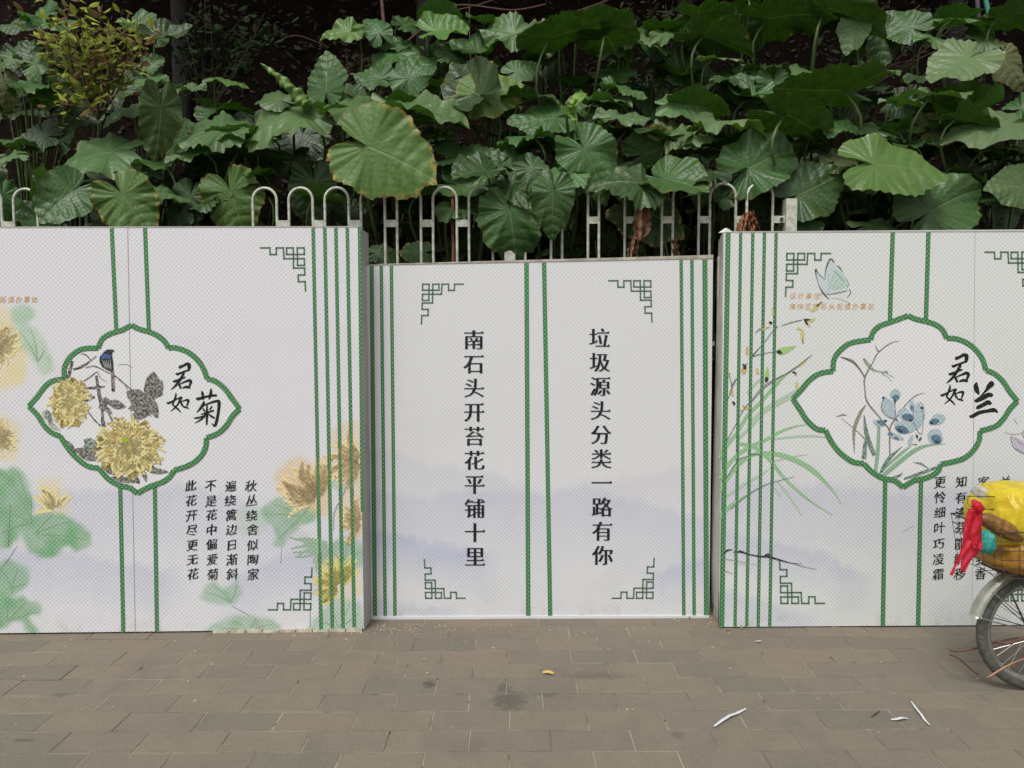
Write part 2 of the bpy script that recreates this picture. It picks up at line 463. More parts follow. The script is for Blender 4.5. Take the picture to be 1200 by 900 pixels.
MED_L = [[(154,381),(163,385.5),(175,389),(185,393.5),(193,400),(197.5,408)],[(197.5,408),(205,407.5),(218,411.5),(230,420),(238,431),(243,444)],[(243,444),(253,447),(264,456),(272,467),(281,479)],
 [(281,479),(273,487),(265,499),(255,508),(242,513)],[(242,513),(241,524),(235,535),(222,545),(204,551)],[(204,551),(199,559),(190,565),(176,570),(161,578)],
 [(161,578),(152,571.5),(140,568.5),(127,561),(116,548.5)],[(116,548.5),(103,546),(90,536.5),(79,524),(71,511)],[(71,511),(61,507),(52,498.5),(44,486),(34,476)],
 [(34,476),(44,465),(53,453),(62,446.5),(76,444)],[(76,444),(76,430),(84,417),(97,409),(115.5,408)],[(115.5,408),(120,397.5),(130,391),(143,387),(154,381)]]
MED_R = [[(1064,370),(1073,374),(1086,377),(1097,381),(1104.5,387),(1109,396.5)],[(1109,396.5),(1120,397),(1133,402),(1143,410),(1151,421),(1155,434)],[(1155,434),(1165,438),(1175,447),(1183,459),(1192,470)],
 [(1192,470),(1184,478),(1176,490),(1166,499.5),(1148,505)],[(1148,505),(1147,516),(1140,528),(1127,538),(1102,544)],[(1102,544),(1098,553),(1085,560),(1071,563),(1058,571)],
 [(1058,571),(1048,563),(1035,560.5),(1022,553),(1012,543)],[(1012,543),(999,541),(985,531),(975,519),(967,504)],[(967,504),(957,502.5),(946,493),(938,481),(929,467)],
 [(929,467),(938,458),(948,446),(960,438),(976,435)],[(976,435),(977,422),(984,411),(997,402),(1020,398)],[(1020,398),(1023,389.5),(1031,382),(1045,377),(1064,370)]]
def medallion(B, segs):
    P = []
    for s_ in segs: P += catmull(s_, 4)[:-1]
    B.tri2d('medallion_ground', [poly(P)], printmat((.72, .72, .725), 'white_ink', .5), 1)
    V1 = []; 
    out = MB()
    B.tri2d('medallion_border_edge', [ribbon(catmull(s_, 4), 6.2) for s_ in segs], printmat(GREEND, 'grey_green_ink', .3), 4, True)
    B.tri2d('medallion_border', [ribbon(catmull(s_, 4), 4.6) for s_ in segs], printmat(GREEN, 'green_ink', .32), 5, True)

def strokes(B, name, L, ox, oy, sc, mat, layer=3, wk=1.5):
    polys = []
    for P in L:
        Q = catmull([(ox + p[0] / sc, oy + p[1] / sc, p[2] / sc * wk) for p in P], 4)
        polys.append(ribbon(Q))
    return B.tri2d(name, polys, mat, layer, True)

JUN = [[(258,180,8),(272,180,24),(320,160,20),(352,143,24),(380,154,30),(380,190,26),(372,225,12)],[(228,248,8),(243,262,20),(300,240,14),(372,214,14),(394,208,6)],
 [(192,336,6),(212,346,20),(270,322,15),(338,296,12)],[(322,228,12),(312,262,20),(282,315,20),(242,375,20),(202,415,14),(168,443,4)],[(258,366,6),(268,392,18),(288,432,14)],
 [(268,380,8),(320,356,14),(380,334,22),(402,352,22),(382,404,14)],[(303,424,12),(345,411,20),(383,418,20),(392,430,6)]]
RU = [[(208,455,6),(205,495,16),(187,545,14),(172,582,13),(203,612,12),(235,640,13),(263,674,5)],[(278,500,10),(255,530,18),(232,575,13),(195,622,12),(148,658,5)],
 [(106,560,6),(124,569,18),(165,550,13),(220,522,11),(268,502,14)],[(260,536,8),(268,575,16),(286,602,12)],[(266,552,8),(315,535,13),(342,536,20),(342,560,16),(328,602,10)],[(284,606,10),(320,615,15),(350,627,8)]]
LAN = [[(488,433,12),(480,475,34),(492,520,32),(516,562,8)],[(630,420,8),(645,445,40),(622,470,36),(585,520,18),(528,578,5)],[(468,613,10),(488,624,28),(560,590,34),(620,562,32),(658,576,20)],
 [(482,694,10),(500,696,27),(560,668,28),(610,642,32),(638,666,20)],[(411,788,12),(440,790,25),(520,750,26),(600,735,24),(670,724,30),(712,750,8)]]
JU = [[(326,545,10),(350,551,20),(420,531,15),(480,520,16),(526,518,16)],[(380,475,6),(388,500,18),(395,560,10)],[(470,452,6),(469,490,20),(452,555,12)],
 [(402,572,10),(397,600,18),(370,640,17),(334,682,5)],[(396,618,8),(460,590,13),(530,572,18),(547,590,22),(540,680,19),(522,770,20),(505,810,16),(474,784,4)],
 [(392,642,8),(412,674,15)],[(478,622,12),(456,660,8)],[(372,700,8),(430,684,11),(498,662,12)],[(432,606,8),(431,700,17),(428,802,10)],[(424,692,12),(380,745,13),(314,784,4)],
 [(306,735,8),(345,733,13),(405,712,8)],[(440,694,8),(480,722,14),(506,738,8)]]

def painter_common(px, py, col, items):
    for it in items:
        if it[0] == 'hill':
            _, pts, fade, c_, a_ = it
            xs = [p[0] for p in pts]; ys = [p[1] for p in pts]
            top = np.interp(px, xs, ys) + (vnoise(px, py * 0, 7) - .5) * 7 + (vnoise(px, py * 0 + 9, 23) - .5) * 8
            edge = np.interp(px, [xs[0] - 30, xs[0], xs[-1], xs[-1] + 30], [0, 1, 1, 0])
            a = smooth01((py - top) / 13 + .3) * np.clip(1 - (py - top) / fade, 0, 1) ** .8 * a_ * edge * (.8 + .3 * vnoise(px, py, 16))
        elif it[0] == 'blob':
            _, P, c_, a_, soft = it
            qx = px + (vnoise(px, py, 9) - .5) * 5; qy = py + (vnoise(py, px, 9) - .5) * 5
            a = polymask(qx, qy, catmull(P, 3, True), soft * .62) * a_ * (.72 + .5 * vnoise(px, py, 12))
        elif it[0] == 'band':
            _, y0, y1, y2, c_, a_ = it
            a = smooth01((py - y0) / (y1 - y0)) * smooth01((y2 - py) / (y2 - y1)) * a_ * (.75 + .4 * vnoise(px, py * 3, 60))
        a = np.clip(a, 0, 1)[:, None]
        col = col * (1 - a) + np.array(c_) * a
    return col
LAV = (.44, .45, .60); BLU = (.30, .35, .56); GRN = (.15, .37, .16); GRNP = (.34, .52, .33); YEL = (.68, .55, .23); ORG = (.72, .50, .24); YELP = (.73, .62, .32)
WHITE = (.685, .68, .70)

def side_sheet(B, name, pts, mat, t=.006):
    """a thin upright sheet through local (x,y) points at heights z0..z1"""
    (xa, ya, z0a, z1a), (xb, yb, z0b, z1b) = pts
    d = Vector((xb - xa, yb - ya, 0)).normalized(); nn = Vector((-d.y, d.x, 0)) * t
    V = []
    for (x, y, z0, z1) in pts:
        for s_ in (0, 1):
            V += [(x + nn.x * s_, y + nn.y * s_, z0), (x + nn.x * s_, y + nn.y * s_, z1)]
    Fc = [(0, 1, 5, 4), (2, 6, 7, 3), (0, 2, 3, 1), (4, 5, 7, 6), (1, 3, 7, 5), (0, 4, 6, 2)]
    return mesh(name, V, Fc, mat, B.root)

# ---- left board
A = ground(-121, 745.5); Bp = ground(426.5, 739.5)
BLt = Board('printed_board', 'printed board with yellow chrysanthemum medallion, songbird and poem columns, left of the middle one', A, Bp, (0, 266), (425, 265), WHITE)
zl = BLt.loc(0, 266)[1]; zr = BLt.loc(424, 265.5)[1]
itemsL = [('hill', [(-130,560),(60,575),(110,572),(220,566),(330,600),(380,640)], 85, LAV, .42), ('hill', [(-130,630),(0,640),(90,648),(190,664)], 62, BLU, .38),
 ('hill', [(285,672),(320,652),(365,640),(430,615)], 62, BLU, .40), ('band', 540, 620, 745, (.55,.56,.62), .25),
 ('blob', [(14,362),(26,356),(40,364),(38,376),(26,382),(14,378)], GRNP, .75, 6), ('blob', [(16,390),(30,380),(44,388),(56,410),(64,428),(50,440),(40,425),(22,405)], GRNP, .75, 7),
 ('blob', [(-40,545),(0,552),(14,547),(28,556),(38,592),(30,612),(10,640),(-40,640)], GRN, .85, 7), ('blob', [(28,610),(60,598),(84,606),(100,618),(107,634),(92,645),(76,640),(62,655),(40,650),(26,632)], GRN, .85, 6),
 ('blob', [(-20,662),(10,656),(30,664),(34,682),(20,696),(-20,700)], GRN, .68, 6), ('blob', [(-30,700),(10,698),(40,704),(50,716),(34,724),(45,742),(36,746),(24,728),(0,737),(-30,735)], GRN, .85, 6),
 ('blob', [(304,603),(318,588),(345,583),(365,592),(372,606),(350,618),(332,638),(320,636),(322,620)], GRN, .66, 5), ('blob', [(372,655),(384,640),(408,628),(426,640),(426,664),(400,668)], GRN, .6, 6),
 ('blob', [(384,565),(400,545),(420,545),(418,568),(400,575)], GRN, .5, 7), ('blob', [(366,730),(385,705),(410,700),(426,715),(426,742),(366,742)], GRN, .5, 8),
 ('blob', [(234,696),(246,682),(262,690),(278,680),(283,694),(270,710),(250,708)], GRN, .55, 6), ('blob', [(244,738),(270,724),(300,722),(326,728),(320,742),(244,744)], GRN, .6, 5), ('blob', [(276,600),(300,596),(312,612),(300,628),(280,622)], GRNP, .4, 9),
 ('blob', [(322,560),(334,542),(350,534),(366,545),(384,560),(386,590),(380,606),(362,598),(340,580)], ORG, .62, 6), ('blob', [(388,505),(406,495),(426,500),(426,560),(408,550),(392,530)], ORG, .5, 7),
 ('blob', [(396,585),(410,568),(426,560),(426,628),(404,620)], ORG, .55, 7), ('blob', [(368,690),(372,668),(385,650),(400,655),(424,668),(426,695),(404,705),(385,700)], YEL, .5, 7),
 ('blob', [(-60,350),(4,358),(14,375),(26,400),(32,430),(20,452),(-60,460)], YELP, .75, 8), ('blob', [(-50,470),(14,492),(24,505),(22,530),(10,540),(-50,530)], YELP, .6, 8),
 ('blob', [(42,565),(60,558),(76,568),(84,598),(60,600)], YELP, .4, 6)]
BLt.face(zl, zr, .011, lambda px, py, col: painter_common(px, py, col, itemsL))
for x0, x1, w in ((367, 376.3, 3), (380.6, 389.5, 3), (393.6, 402, 3), (407, 415.2, 3)):
    stripe(BLt, x0, 266.6, x1, 739, w)
stripe(BLt, 421.2, 266.6, 424.6, 600, 2.6)
for a, b_ in (((131, 267), (136.3, 386)), ((170, 267), (174.5, 388)), ((141, 572), (144.6, 741)), ((181.5, 569), (184, 740.5))):
    stripe(BLt, *a, *b_, 3.6)
ornament(BLt, 357, 290.5, 1, 1, 1); ornament(BLt, 364.5, 714.5, 1, -1, .97)
medallion(BLt, MED_L)
# panel seam
BLt.tri2d('panel_seam', [ribbon([(149.6, 266.6), (158.6, 741)], .9)], printmat((.38, .37, .36), 'seam', .1), 1)
BLt.tri2d('panel_seam', [ribbon([(363.5, 716), (363.5, 736)], .8)], printmat((.25, .24, .22), 'seam2', .1), 1)
# chrysanthemum paintings
pY1 = printmat((.62, .47, .14), 'ochre_ink', .25); pY2 = printmat((.74, .64, .29), 'yellow_ink', .3); pYb = printmat((.50, .38, .10), 'flower_body_ink', .3); pY3 = printmat((.42, .31, .09), 'brown_ink', .2); pG = printmat((.35, .40, .04), 'lime_ink', .2)
def flower(B, name, cx, cy, r, n, w, seed, mats=(pY3, pY2, pY1), a0=0, a1=360, sq=.9, lay=6):
    B.tri2d(name, [poly([(cx + r * .62 * math.cos(t * .5), cy + r * .62 * sq * math.sin(t * .5)) for t in range(12)])], pYb, lay - .3, 'stuff')
    for q, (m_, k, ww, rr) in enumerate(((mats[0], n, w * 1.15, r), (mats[1], n, w * .95, r * .98), (mats[2], n // 2, w * .35, r * .8), (mats[1], n // 2, w * .8, r * .55))):
        B.tri2d(name, [ribbon(p) for p in petals(cx, cy, r * .08, rr, k, ww, seed + q // 1, a0, a1, .7, sq)], m_, lay + q * .5, 'stuff')
gk = printmat((.075, .07, .058), 'grey_ink', .2, mottle=.45); gk2 = printmat((.045, .038, .034), 'black_brown_ink', .15, mottle=.5); gg = printmat((.09, .15, .11), 'teal_grey_ink', .2, mottle=.7); rb_ = printmat((.16, .09, .075), 'red_brown_ink', .2, mottle=.4)
def zz(L, ox=50, oy=395, s_=5.0): return [[(ox + p[0] / s_, oy + p[1] / s_, p[2] / s_) for p in P] for P in L]
branches = zz([[(175,140,16),(160,200,20),(148,262,18)],[(180,190,12),(215,180,14),(250,162,16),(280,140,8),(316,112,5)],[(225,98,5),(255,105,7),(282,135,6)],[(255,180,6),(300,170,7),(350,190,6),(395,215,5)],
 [(240,260,6),(285,230,8),(320,205,6),(340,240,4),(378,262,3)],[(315,225,14),(325,290,18),(335,350,22),(350,420,18),(352,500,16)],[(250,300,10),(310,296,18),(365,290,8)],[(305,350,16),(260,370,16),(215,405,14)],
 [(395,205,5),(440,240,8),(500,290,8),(540,322,6)],[(265,430,5),(300,480,8),(340,520,10)],[(440,165,2),(490,160,3),(530,180,2)],[(385,440,10),(400,470,12),(410,490,10)],[(350,480,18),(360,530,26),(355,580,14)],[(95,280,12),(98,310,14)],[(465,262,6),(490,290,5),(500,320,3)]])
BLt.tri2d('branch_print', [ribbon(catmull(p, 4)) for p in branches], gk2, 3)
def leafpoly(x0, y0, x1, y1, w):
    dx, dy = x1 - x0, y1 - y0; P = []
    for t, k in ((0, 0), (.15, .55), (.4, 1), (.7, .8), (.9, .35), (1, 0)): P.append((x0 + dx * t - dy * k * w, y0 + dy * t + dx * k * w))
    for t, k in ((.85, .4), (.6, .85), (.35, .95), (.12, .5)): P.append((x0 + dx * t + dy * k * w, y0 + dy * t - dx * k * w))
    return poly(P)
Z = lambda x, y: (50 + x / 5, 395 + y / 5)
def lp(x0, y0, x1, y1, w): return leafpoly(*Z(x0, y0), *Z(x1, y1), w)
BLt.tri2d('ink_leaf_print', [lp(490,320,640,400,.3), lp(600,360,680,460,.32), lp(500,420,620,400,.22), lp(520,470,640,430,.25), lp(640,380,650,200,.3), lp(620,300,640,210,.3), lp(660,360,700,250,.24), lp(640,350,710,330,.2), lp(380,380,490,410,.25), lp(330,420,390,360,.25), lp(350,400,410,450,.2), lp(590,480,560,400,.25)], gk, 3)
BLt.tri2d('ink_leaf_print', [lp(640,370,655,270,.15), lp(520,330,620,385,.10), lp(540,455,650,440,.12), lp(560,400,640,465,.12), lp(650,460,684,470,.2), lp(350,380,375,350,.25)], gk2, 4)
BLt.tri2d('ink_leaf_print', [lp(350,760,470,800,.22), lp(400,820,560,850,.12), lp(610,780,740,790,.15), lp(180,660,330,690,.17), lp(210,690,340,720,.16), lp(500,700,530,770,.25), lp(560,740,660,760,.14), lp(140,605,200,700,.18), lp(590,780,610,850,.2), lp(540,820,570,860,.3)], gk, 3)
BLt.tri2d('ink_leaf_print', [lp(240,600,330,650,.3), lp(235,640,330,640,.2), lp(60,430,130,470,.3), lp(100,460,200,500,.22), lp(140,500,200,520,.22), lp(200,500,230,480,.25), lp(20,420,60,520,.18), lp(600,770,720,780,.1)], gg, 3.5)
BLt.tri2d('ink_leaf_print', [lp(0,430,40,500,.2), lp(30,500,105,550,.18)], printmat((.36, .34, .27), 'pale_grey_ink', .2, mottle=.8), 3)
flower(BLt, 'chrysanthemum_print', *Z(155, 385), 27, 54, 3.3, 11, sq=1.08)
flower(BLt, 'chrysanthemum_print', *Z(165, 305), 18, 26, 2.8, 17, sq=.8)
flower(BLt, 'chrysanthemum_print', *Z(510, 645), 42, 100, 3.5, 23, sq=.88)
BLt.tri2d('flower_centre_print', [poly([(Z(485, 602)[0] + 4.2 * math.cos(k), Z(485, 602)[1] + 3.8 * math.sin(k)) for k in [i * .6 for i in range(10)]])], pG, 9)
# bird
BLt.tri2d('bird_print', [poly([Z(*p) for p in ((362,85),(380,72),(405,72),(424,78),(408,90),(408,110),(415,150),(415,185),(400,200),(385,195),(350,175),(335,145),(336,115),(350,100))]), poly([Z(*p) for p in ((402,185),(416,180),(424,316),(406,318))])], printmat((.028, .026, .03), 'bird_black_ink', .12), 6)
BLt.tri2d('bird_blue_print', [poly([Z(*p) for p in ((346,105),(370,98),(402,106),(404,128),(372,124),(345,130))])], printmat((.06, .10, .28), 'blue_ink', .15), 7)
BLt.tri2d('bird_tail_print', [ribbon([(*Z(412, 200), 2.6), (*Z(416, 300), 3)])], rb_, 7)
BLt.tri2d('bird_streak_print', [ribbon([(*Z(352 + k * 11, 132 + (k % 2) * 3), .3), (*Z(362 + k * 10, 160 + k * 3), 1.1), (*Z(370 + k * 8, 180 + k * 2), .4)]) for k in range(5)], printmat((.40, .40, .38), 'pale_ink', .2), 7, True)
# pale flowers outside the medallion
pp1 = printmat((.70, .52, .22), 'pale_ochre_ink', .4); pp2 = printmat((.76, .66, .34), 'pale_yellow_ink', .45); pp3 = printmat((.80, .63, .34), 'pale_orange_ink', .45); pp4 = printmat((.70, .63, .20), 'pale_lemon_ink', .4)
pp3b = printmat((.74, .52, .25), 'fine_orange_ink', .4); pp4b = printmat((.58, .48, .10), 'fine_lemon_ink', .4)
def palef(cx, cy, r, n, seed, m1, m2, a0=0, a1=360, sq=.9):
    BLt.tri2d('chrysanthemum_print', [ribbon(p) for p in petals(cx, cy, r * .1, r, n, 4.4, seed, a0, a1, .35, sq)], m2, 1, 'stuff')
    BLt.tri2d('chrysanthemum_print', [ribbon(p) for p in petals(cx, cy, r * .42, r * .92, n // 2, .5, seed + 1, a0, a1, .35, sq)], m1, 2, 'stuff')
palef(-6, 404, 34, 46, 31, pp1, pp2); palef(-4, 512, 28, 34, 35, pp1, pp2); palef(66, 598, 36, 9, 41, pp1, pp2, 185, 320, 1.0)
palef(374, 586, 50, 44, 51, pp3b, pp3, 165, 300, 1.05); palef(398, 688, 34, 26, 61, pp4b, pp4, 130, 330, 1.2); palef(424, 540, 44, 26, 65, pp3b, pp3, 110, 250, 1.0); palef(424, 612, 30, 20, 67, pp3b, pp3, 120, 260, 1.1)
pg = printmat((.30, .44, .30), 'pale_green_ink', .4)
BLt.tri2d('grass_leaf_print', [ribbon(p) for p in petals(386, 636, 3, 46, 11, 2.0, 71, 130, 200, .3, .9)], pg, 1)
pgr = printmat((.33, .34, .34), 'stem_grey_ink', .3)
BLt.tri2d('stem_print', [ribbon(catmull(p, 4)) for p in ([(409, 548, .7), (404, 575, 1.1), (392, 600, 1.4), (391, 622, .6)], [(20, 640, .5), (10, 655, 1), (0, 668, .8)], [(330, 640, .4), (329, 660, .8)], [(272, 710, .8), (292, 721, 1)], [(12, 590, .6), (9, 640, 1)], [(402, 560, .5), (412, 570, .9), (418, 545, .4)])], pgr, 2)
# veins drawn over the watercolour leaves
vg = printmat((.24, .42, .22), 'vein_green_ink', .4)
def veins(cx, cy, L):
    BLt.tri2d('leaf_vein_print', [ribbon(catmull([(cx, cy, 1.3), ((cx + x) / 2 + 1.5, (cy + y) / 2 - 1.5, .9), (x, y, .3)], 4)) for x, y in L], vg, 1)
veins(36, 612, [(10, 560), (20, 552), (5, 600), (34, 575), (0, 625)]); veins(40, 625, [(62, 602), (84, 610), (100, 632), (62, 648), (78, 634)])
veins(12, 690, [(2, 668), (20, 666), (30, 684), (14, 697)]); veins(8, 728, [(6, 702), (30, 706), (46, 717), (22, 724)])
veins(352, 606, [(310, 602), (320, 590), (340, 586), (326, 632), (364, 592)]); veins(402, 662, [(384, 644), (406, 632), (422, 646)])
veins(270, 706, [(240, 694), (248, 685), (262, 692), (278, 684)]); veins(290, 740, [(256, 736), (272, 727), (300, 725), (320, 731)])
veins(44, 424, [(24, 390), (36, 386), (52, 410)]); veins(396, 738, [(372, 728), (386, 710), (410, 705), (422, 718)])
# lettering
k_ = 8.18
S = 9 * (26 / 23.8)
strokes(BLt, 'brush_character', [[(p[0] - 170, p[1] - 130, p[2]) for p in P] for P in JUN], 200.6, 425.2, 9.95, printmat(INK, 'black_ink', .06))
strokes(BLt, 'brush_character', [[(p[0] - 106, p[1] - 455, p[2]) for p in P] for P in RU], 195.5, 460.3, 9.4, printmat(INK, 'black_ink', .06))
strokes(BLt, 'brush_character', JU, 190, 400, 8.18, printmat(INK, 'black_ink', .06))
def column(B, text, x0, y0, x1, y1, size, style, name, mat=None, jit=0, n=None, sx=1.0):
    n = n or len(text); rn = random.Random(len(text) + int(x0)); P = []
    for i, ch in enumerate(text):
        if ch == ' ': continue
        t = i / (n - 1)
        P.append(text_px(ch, x0 + (x1 - x0) * t + rn.uniform(-jit, jit), y0 + (y1 - y0) * t + rn.uniform(-jit, jit), size * (1 + rn.uniform(-jit, jit) * .05), style, sx))
    return B.tri2d(name, P, mat or printmat(INK, 'black_ink', .06), 3)
for tx, a, b_ in (('此花开尽更无花', 223.4, 226), ('不是花中偏爱菊', 246.8, 249.2), ('遍绕篱边日渐斜', 270, 272.5), ('秋丛绕舍似陶家', 294.2, 297)):
    column(BLt, tx, a, 569, b_, 672.5, 14.2, 'run', 'poem_character', jit=.5)
org = printmat((.66, .38, .12), 'orange_ink', .2)
for i, ch in enumerate('街道办事处'):
    BLt.tri2d('caption_character', [text_px(ch, 3.5 + 9.3 * i, 351, 8.2, 'small')], org, 2)
# side return, top edge, foot strip
wl = BLt.w
side_sheet(BLt, 'side_panel', [(wl + .001, .004, .004, zr), (wl - .012 + .030, .238, .004, zr - .004)], M_pvc)
side_sheet(BLt, 'back_panel', [(0, .012, .01, zl - .01), (wl - .01, .012, .01, zr - .01)], M_wood, .012)
cap = MB(); cap.box((0, -.002, min(zl, zr) - .004), (wl, .02, min(zl, zr) + .002)); cap.build('top_edge', M_pvc, BLt.root)
ft = MB()
for k in range(9):
    x0 = BLt.loc(250 + k * 19.5, 738)[0]; ft.box((x0, -.012 - .002 * (k % 2), .0), (x0 + .09, -.004, .012 + .005 * (k % 3)))
ft.build('foot_strip', M_cream, BLt.root)

# ---- right board
A = ground(842.8, 736.4); Bp = ground(1284, 733.5)
BR = Board('printed_board', 'printed board with blue orchid medallion and butterfly, standing behind the bicycle', A, Bp, (850, 271), (1200, 269), (.665, .68, .66))
zl = BR.loc(850.5, 271.3)[1]; zr = BR.loc(1199, 269)[1]; zr = zl + (zr - zl) * BR.w / BR.loc(1199, 269)[0]
itemsR = [('hill', [(840,566),(905,562),(1000,572),(1060,575),(1290,560)], 90, LAV, .45), ('hill', [(840,620),(880,628),(905,632),(945,640),(975,652),(1000,668)], 55, BLU, .40), ('hill', [(840,690),(900,702),(940,716)], 60, BLU, .35), ('band', 520, 575, 680, (.52,.53,.60), .3)]
BR.face(zl, zr, .009, lambda px, py, col: painter_common(px, py, col, itemsR))
for x0, x1, w in ((853.2, 845.8, 4.6), (868, 861.3, 2.6), (882.2, 875, 2.6), (895.8, 888.4, 2.6), (909.5, 902, 2.6)):
    stripe(BR, x0, 272, x1, 735, w)
for a, b_ in (((1046.2, 271.5), (1042.8, 377)), ((1088, 271), (1085, 376)), ((1037.2, 562), (1034.5, 734)), ((1079.2, 563), (1075.8, 733.6))):
    stripe(BR, *a, *b_, 4.0)
ornament(BR, 921.5, 297, -1, 1, 1); ornament(BR, 914.5, 707, -1, -1, 1); ornament(BR, 1206, 295.5, 1, 1, 1); ornament(BR, 1206, 704, 1, -1, 1)
medallion(BR, MED_R)
BR.tri2d('panel_seam', [ribbon([(1142.5, 270.5), (1139, 733)], .7)], printmat((.46, .46, .45), 'seam3', .1), 1)
g1 = printmat((.27, .47, .25), 'leaf_green_ink', .42); g2 = printmat((.40, .53, .40), 'faint_green_ink', .42); g3 = printmat((.12, .16, .12), 'dark_stem_ink', .2)
def z2(L): return [ribbon(catmull([(840 + p[0] / 5.625, 440 + p[1] / 5.625, p[2] / 5.625) for p in P], 5)) for P in L]
BR.tri2d('orchid_leaf_print', z2([[(20,545,30),(60,470,26),(130,380,24),(200,270,26),(300,165,22),(380,70,26),(440,10,14),(470,-15,4)],[(20,680,30),(60,610,26),(130,530,26),(220,470,24),(330,420,20),(420,370,18),(520,335,10),(590,325,4)],
 [(20,760,24),(70,680,26),(140,590,26),(240,520,24),(370,515,28),(470,540,34),(560,580,34),(650,640,32),(720,710,18),(780,780,8),(820,850,2)],[(140,450,22),(230,465,26),(300,510,24),(370,580,24),(430,660,20),(520,750,16),(620,830,12),(760,920,3)],[(20,930,30),(90,860,22),(160,810,12),(230,770,3)]]), g1, 1)
BR.tri2d('orchid_leaf_print', z2([[(140,420,20),(230,330,26),(300,250,24),(400,190,26),(480,150,20),(560,140,12),(680,150,16),(820,138,2)],[(200,330,20),(300,230,18),(420,160,20),(500,110,14),(545,85,4)],[(370,420,12),(500,405,16),(640,400,14),(760,415,3)],[(60,800,20),(180,720,20),(300,650,16),(340,620,4)],[(400,700,12),(450,760,14),(520,860,12),(560,930,4)],[(360,570,10),(480,540,12),(600,520,3)],[(200,120,20),(260,50,18),(330,-10,6)],[(380,740,6),(420,800,10)]]), g2, .5)
BR.tri2d('orchid_stem_print', z2([[(60,440,5),(110,350,5),(170,235,5),(230,160,4),(300,75,5),(380,25,4),(450,-10,3)],[(215,520,8),(270,520,6),(300,530,3)],[(90,880,4),(200,790,6),(300,730,5),(400,695,4),(510,668,2)],[(70,160,3),(95,90,5),(95,40,4)],[(95,70,4),(125,20,3)],[(150,225,3),(172,238,4)],[(60,680,5),(140,560,6),(210,530,3)]]), g3, 3)
def z3(L, n_=4): return [ribbon(catmull([(840 + p[0] / 6, 330 + p[1] / 6, p[2] / 6) for p in P], n_)) for P in L]
BR.tri2d('orchid_stem_print', z3([[(450,312,3),(520,288,6),(600,268,5)],[(250,520,10),(330,430,5),(400,340,5),(425,315,12)],[(250,525,8),(330,505,5),(420,490,3)],[(80,820,4),(110,740,6),(140,680,5)],[(105,740,5),(85,640,3)],[(240,850,4),(330,750,6),(430,680,6),(510,635,10),(600,570,7),(670,512,3)],[(270,362,4),(300,335,8),(320,328,3)]]), g3, 3)
yb = printmat((.58, .50, .18), 'bud_yellow_ink', .25); yo = printmat((.60, .40, .15), 'bud_orange_ink', .3); gb = printmat((.33, .55, .17), 'bud_green_ink', .25)
BR.tri2d('orchid_bud_print', z3([[(600,330,6),(602,370,26),(606,440,4)],[(560,335,6),(578,330,20),(590,345,6)],[(660,210,8),(690,190,28),(735,145,6)],[(565,600,6),(600,575,24),(640,535,6)],[(562,705,12),(563,735,26),(562,760,8)],[(690,255,10),(665,275,22),(640,265,14)],[(655,318,8),(640,300,18),(620,285,10)],[(390,180,4),(395,230,16)]]), yb, 2)
BR.tri2d('orchid_bud_print', z3([[(195,590,8),(190,625,42),(188,650,16)],[(215,450,6),(212,490,20),(216,520,6)],[(290,650,18),(280,610,14)],[(300,340,4),(340,328,14),(375,318,4)],[(110,760,12),(105,790,20),(118,805,6)],[(90,640,14),(85,670,10)],[(560,660,10),(540,645,8)],[(180,870,12),(210,890,24),(230,885,4)]]), yo, 2)
BR.tri2d('orchid_bud_print', z3([[(420,492,16),(450,490,50),(500,475,36),(560,452,4)],[(350,700,12),(352,660,34),(358,595,4)],[(315,760,3),(340,690,6)]]), gb, 2)
BR.tri2d('orchid_bud_heart_print', z3([[(420,492,14),(440,495,26),(458,508,6)],[(345,705,14),(350,685,26),(350,670,8)],[(180,580,6),(196,596,22),(194,615,22)],[(214,572,4),(196,596,8)],[(365,285,8),(380,290,20),(390,290,10)],[(610,265,8),(630,268,14),(660,268,4)],[(615,270,6),(630,290,14),(640,305,4)],[(530,638,6),(548,640,14),(560,652,4)],[(108,845,10),(122,855,16),(118,870,6)],[(700,175,10),(740,140,5)],[(600,400,5),(606,440,4)]]), printmat((.02, .02, .02), 'black_ink2', .1), 3)
# twig across the low hill
def z4(L): return [ribbon(catmull([(820 + p[0] / 4.092, 540 + p[1] / 4.092, p[2] / 4.092) for p in P], 4)) for P in L]
BR.tri2d('twig_print', z4([[(112,450,3),(130,430,8),(158,426,3)],[(160,438,3),(195,436,9),(235,448,6),(290,458,8),(330,460,10),(400,480,7),(440,490,3),(490,493,1.5)],[(190,430,7),(215,438,4)],[(310,452,3),(330,448,10),(330,465,4)],[(440,490,2),(500,508,2),(560,520,1.5)]]), printmat((.03, .03, .035), 'soft_black_ink', .2), 3)
BR.tri2d('twig_print', z4([[(60,480,2),(100,470,3),(150,475,4),(230,490,2)],[(112,540,3),(130,530,5),(160,545,2)],[(970,340,1.5),(1030,310,1.5)],[(180,495,1.5),(280,498,1.5)]]), pgr, 2)
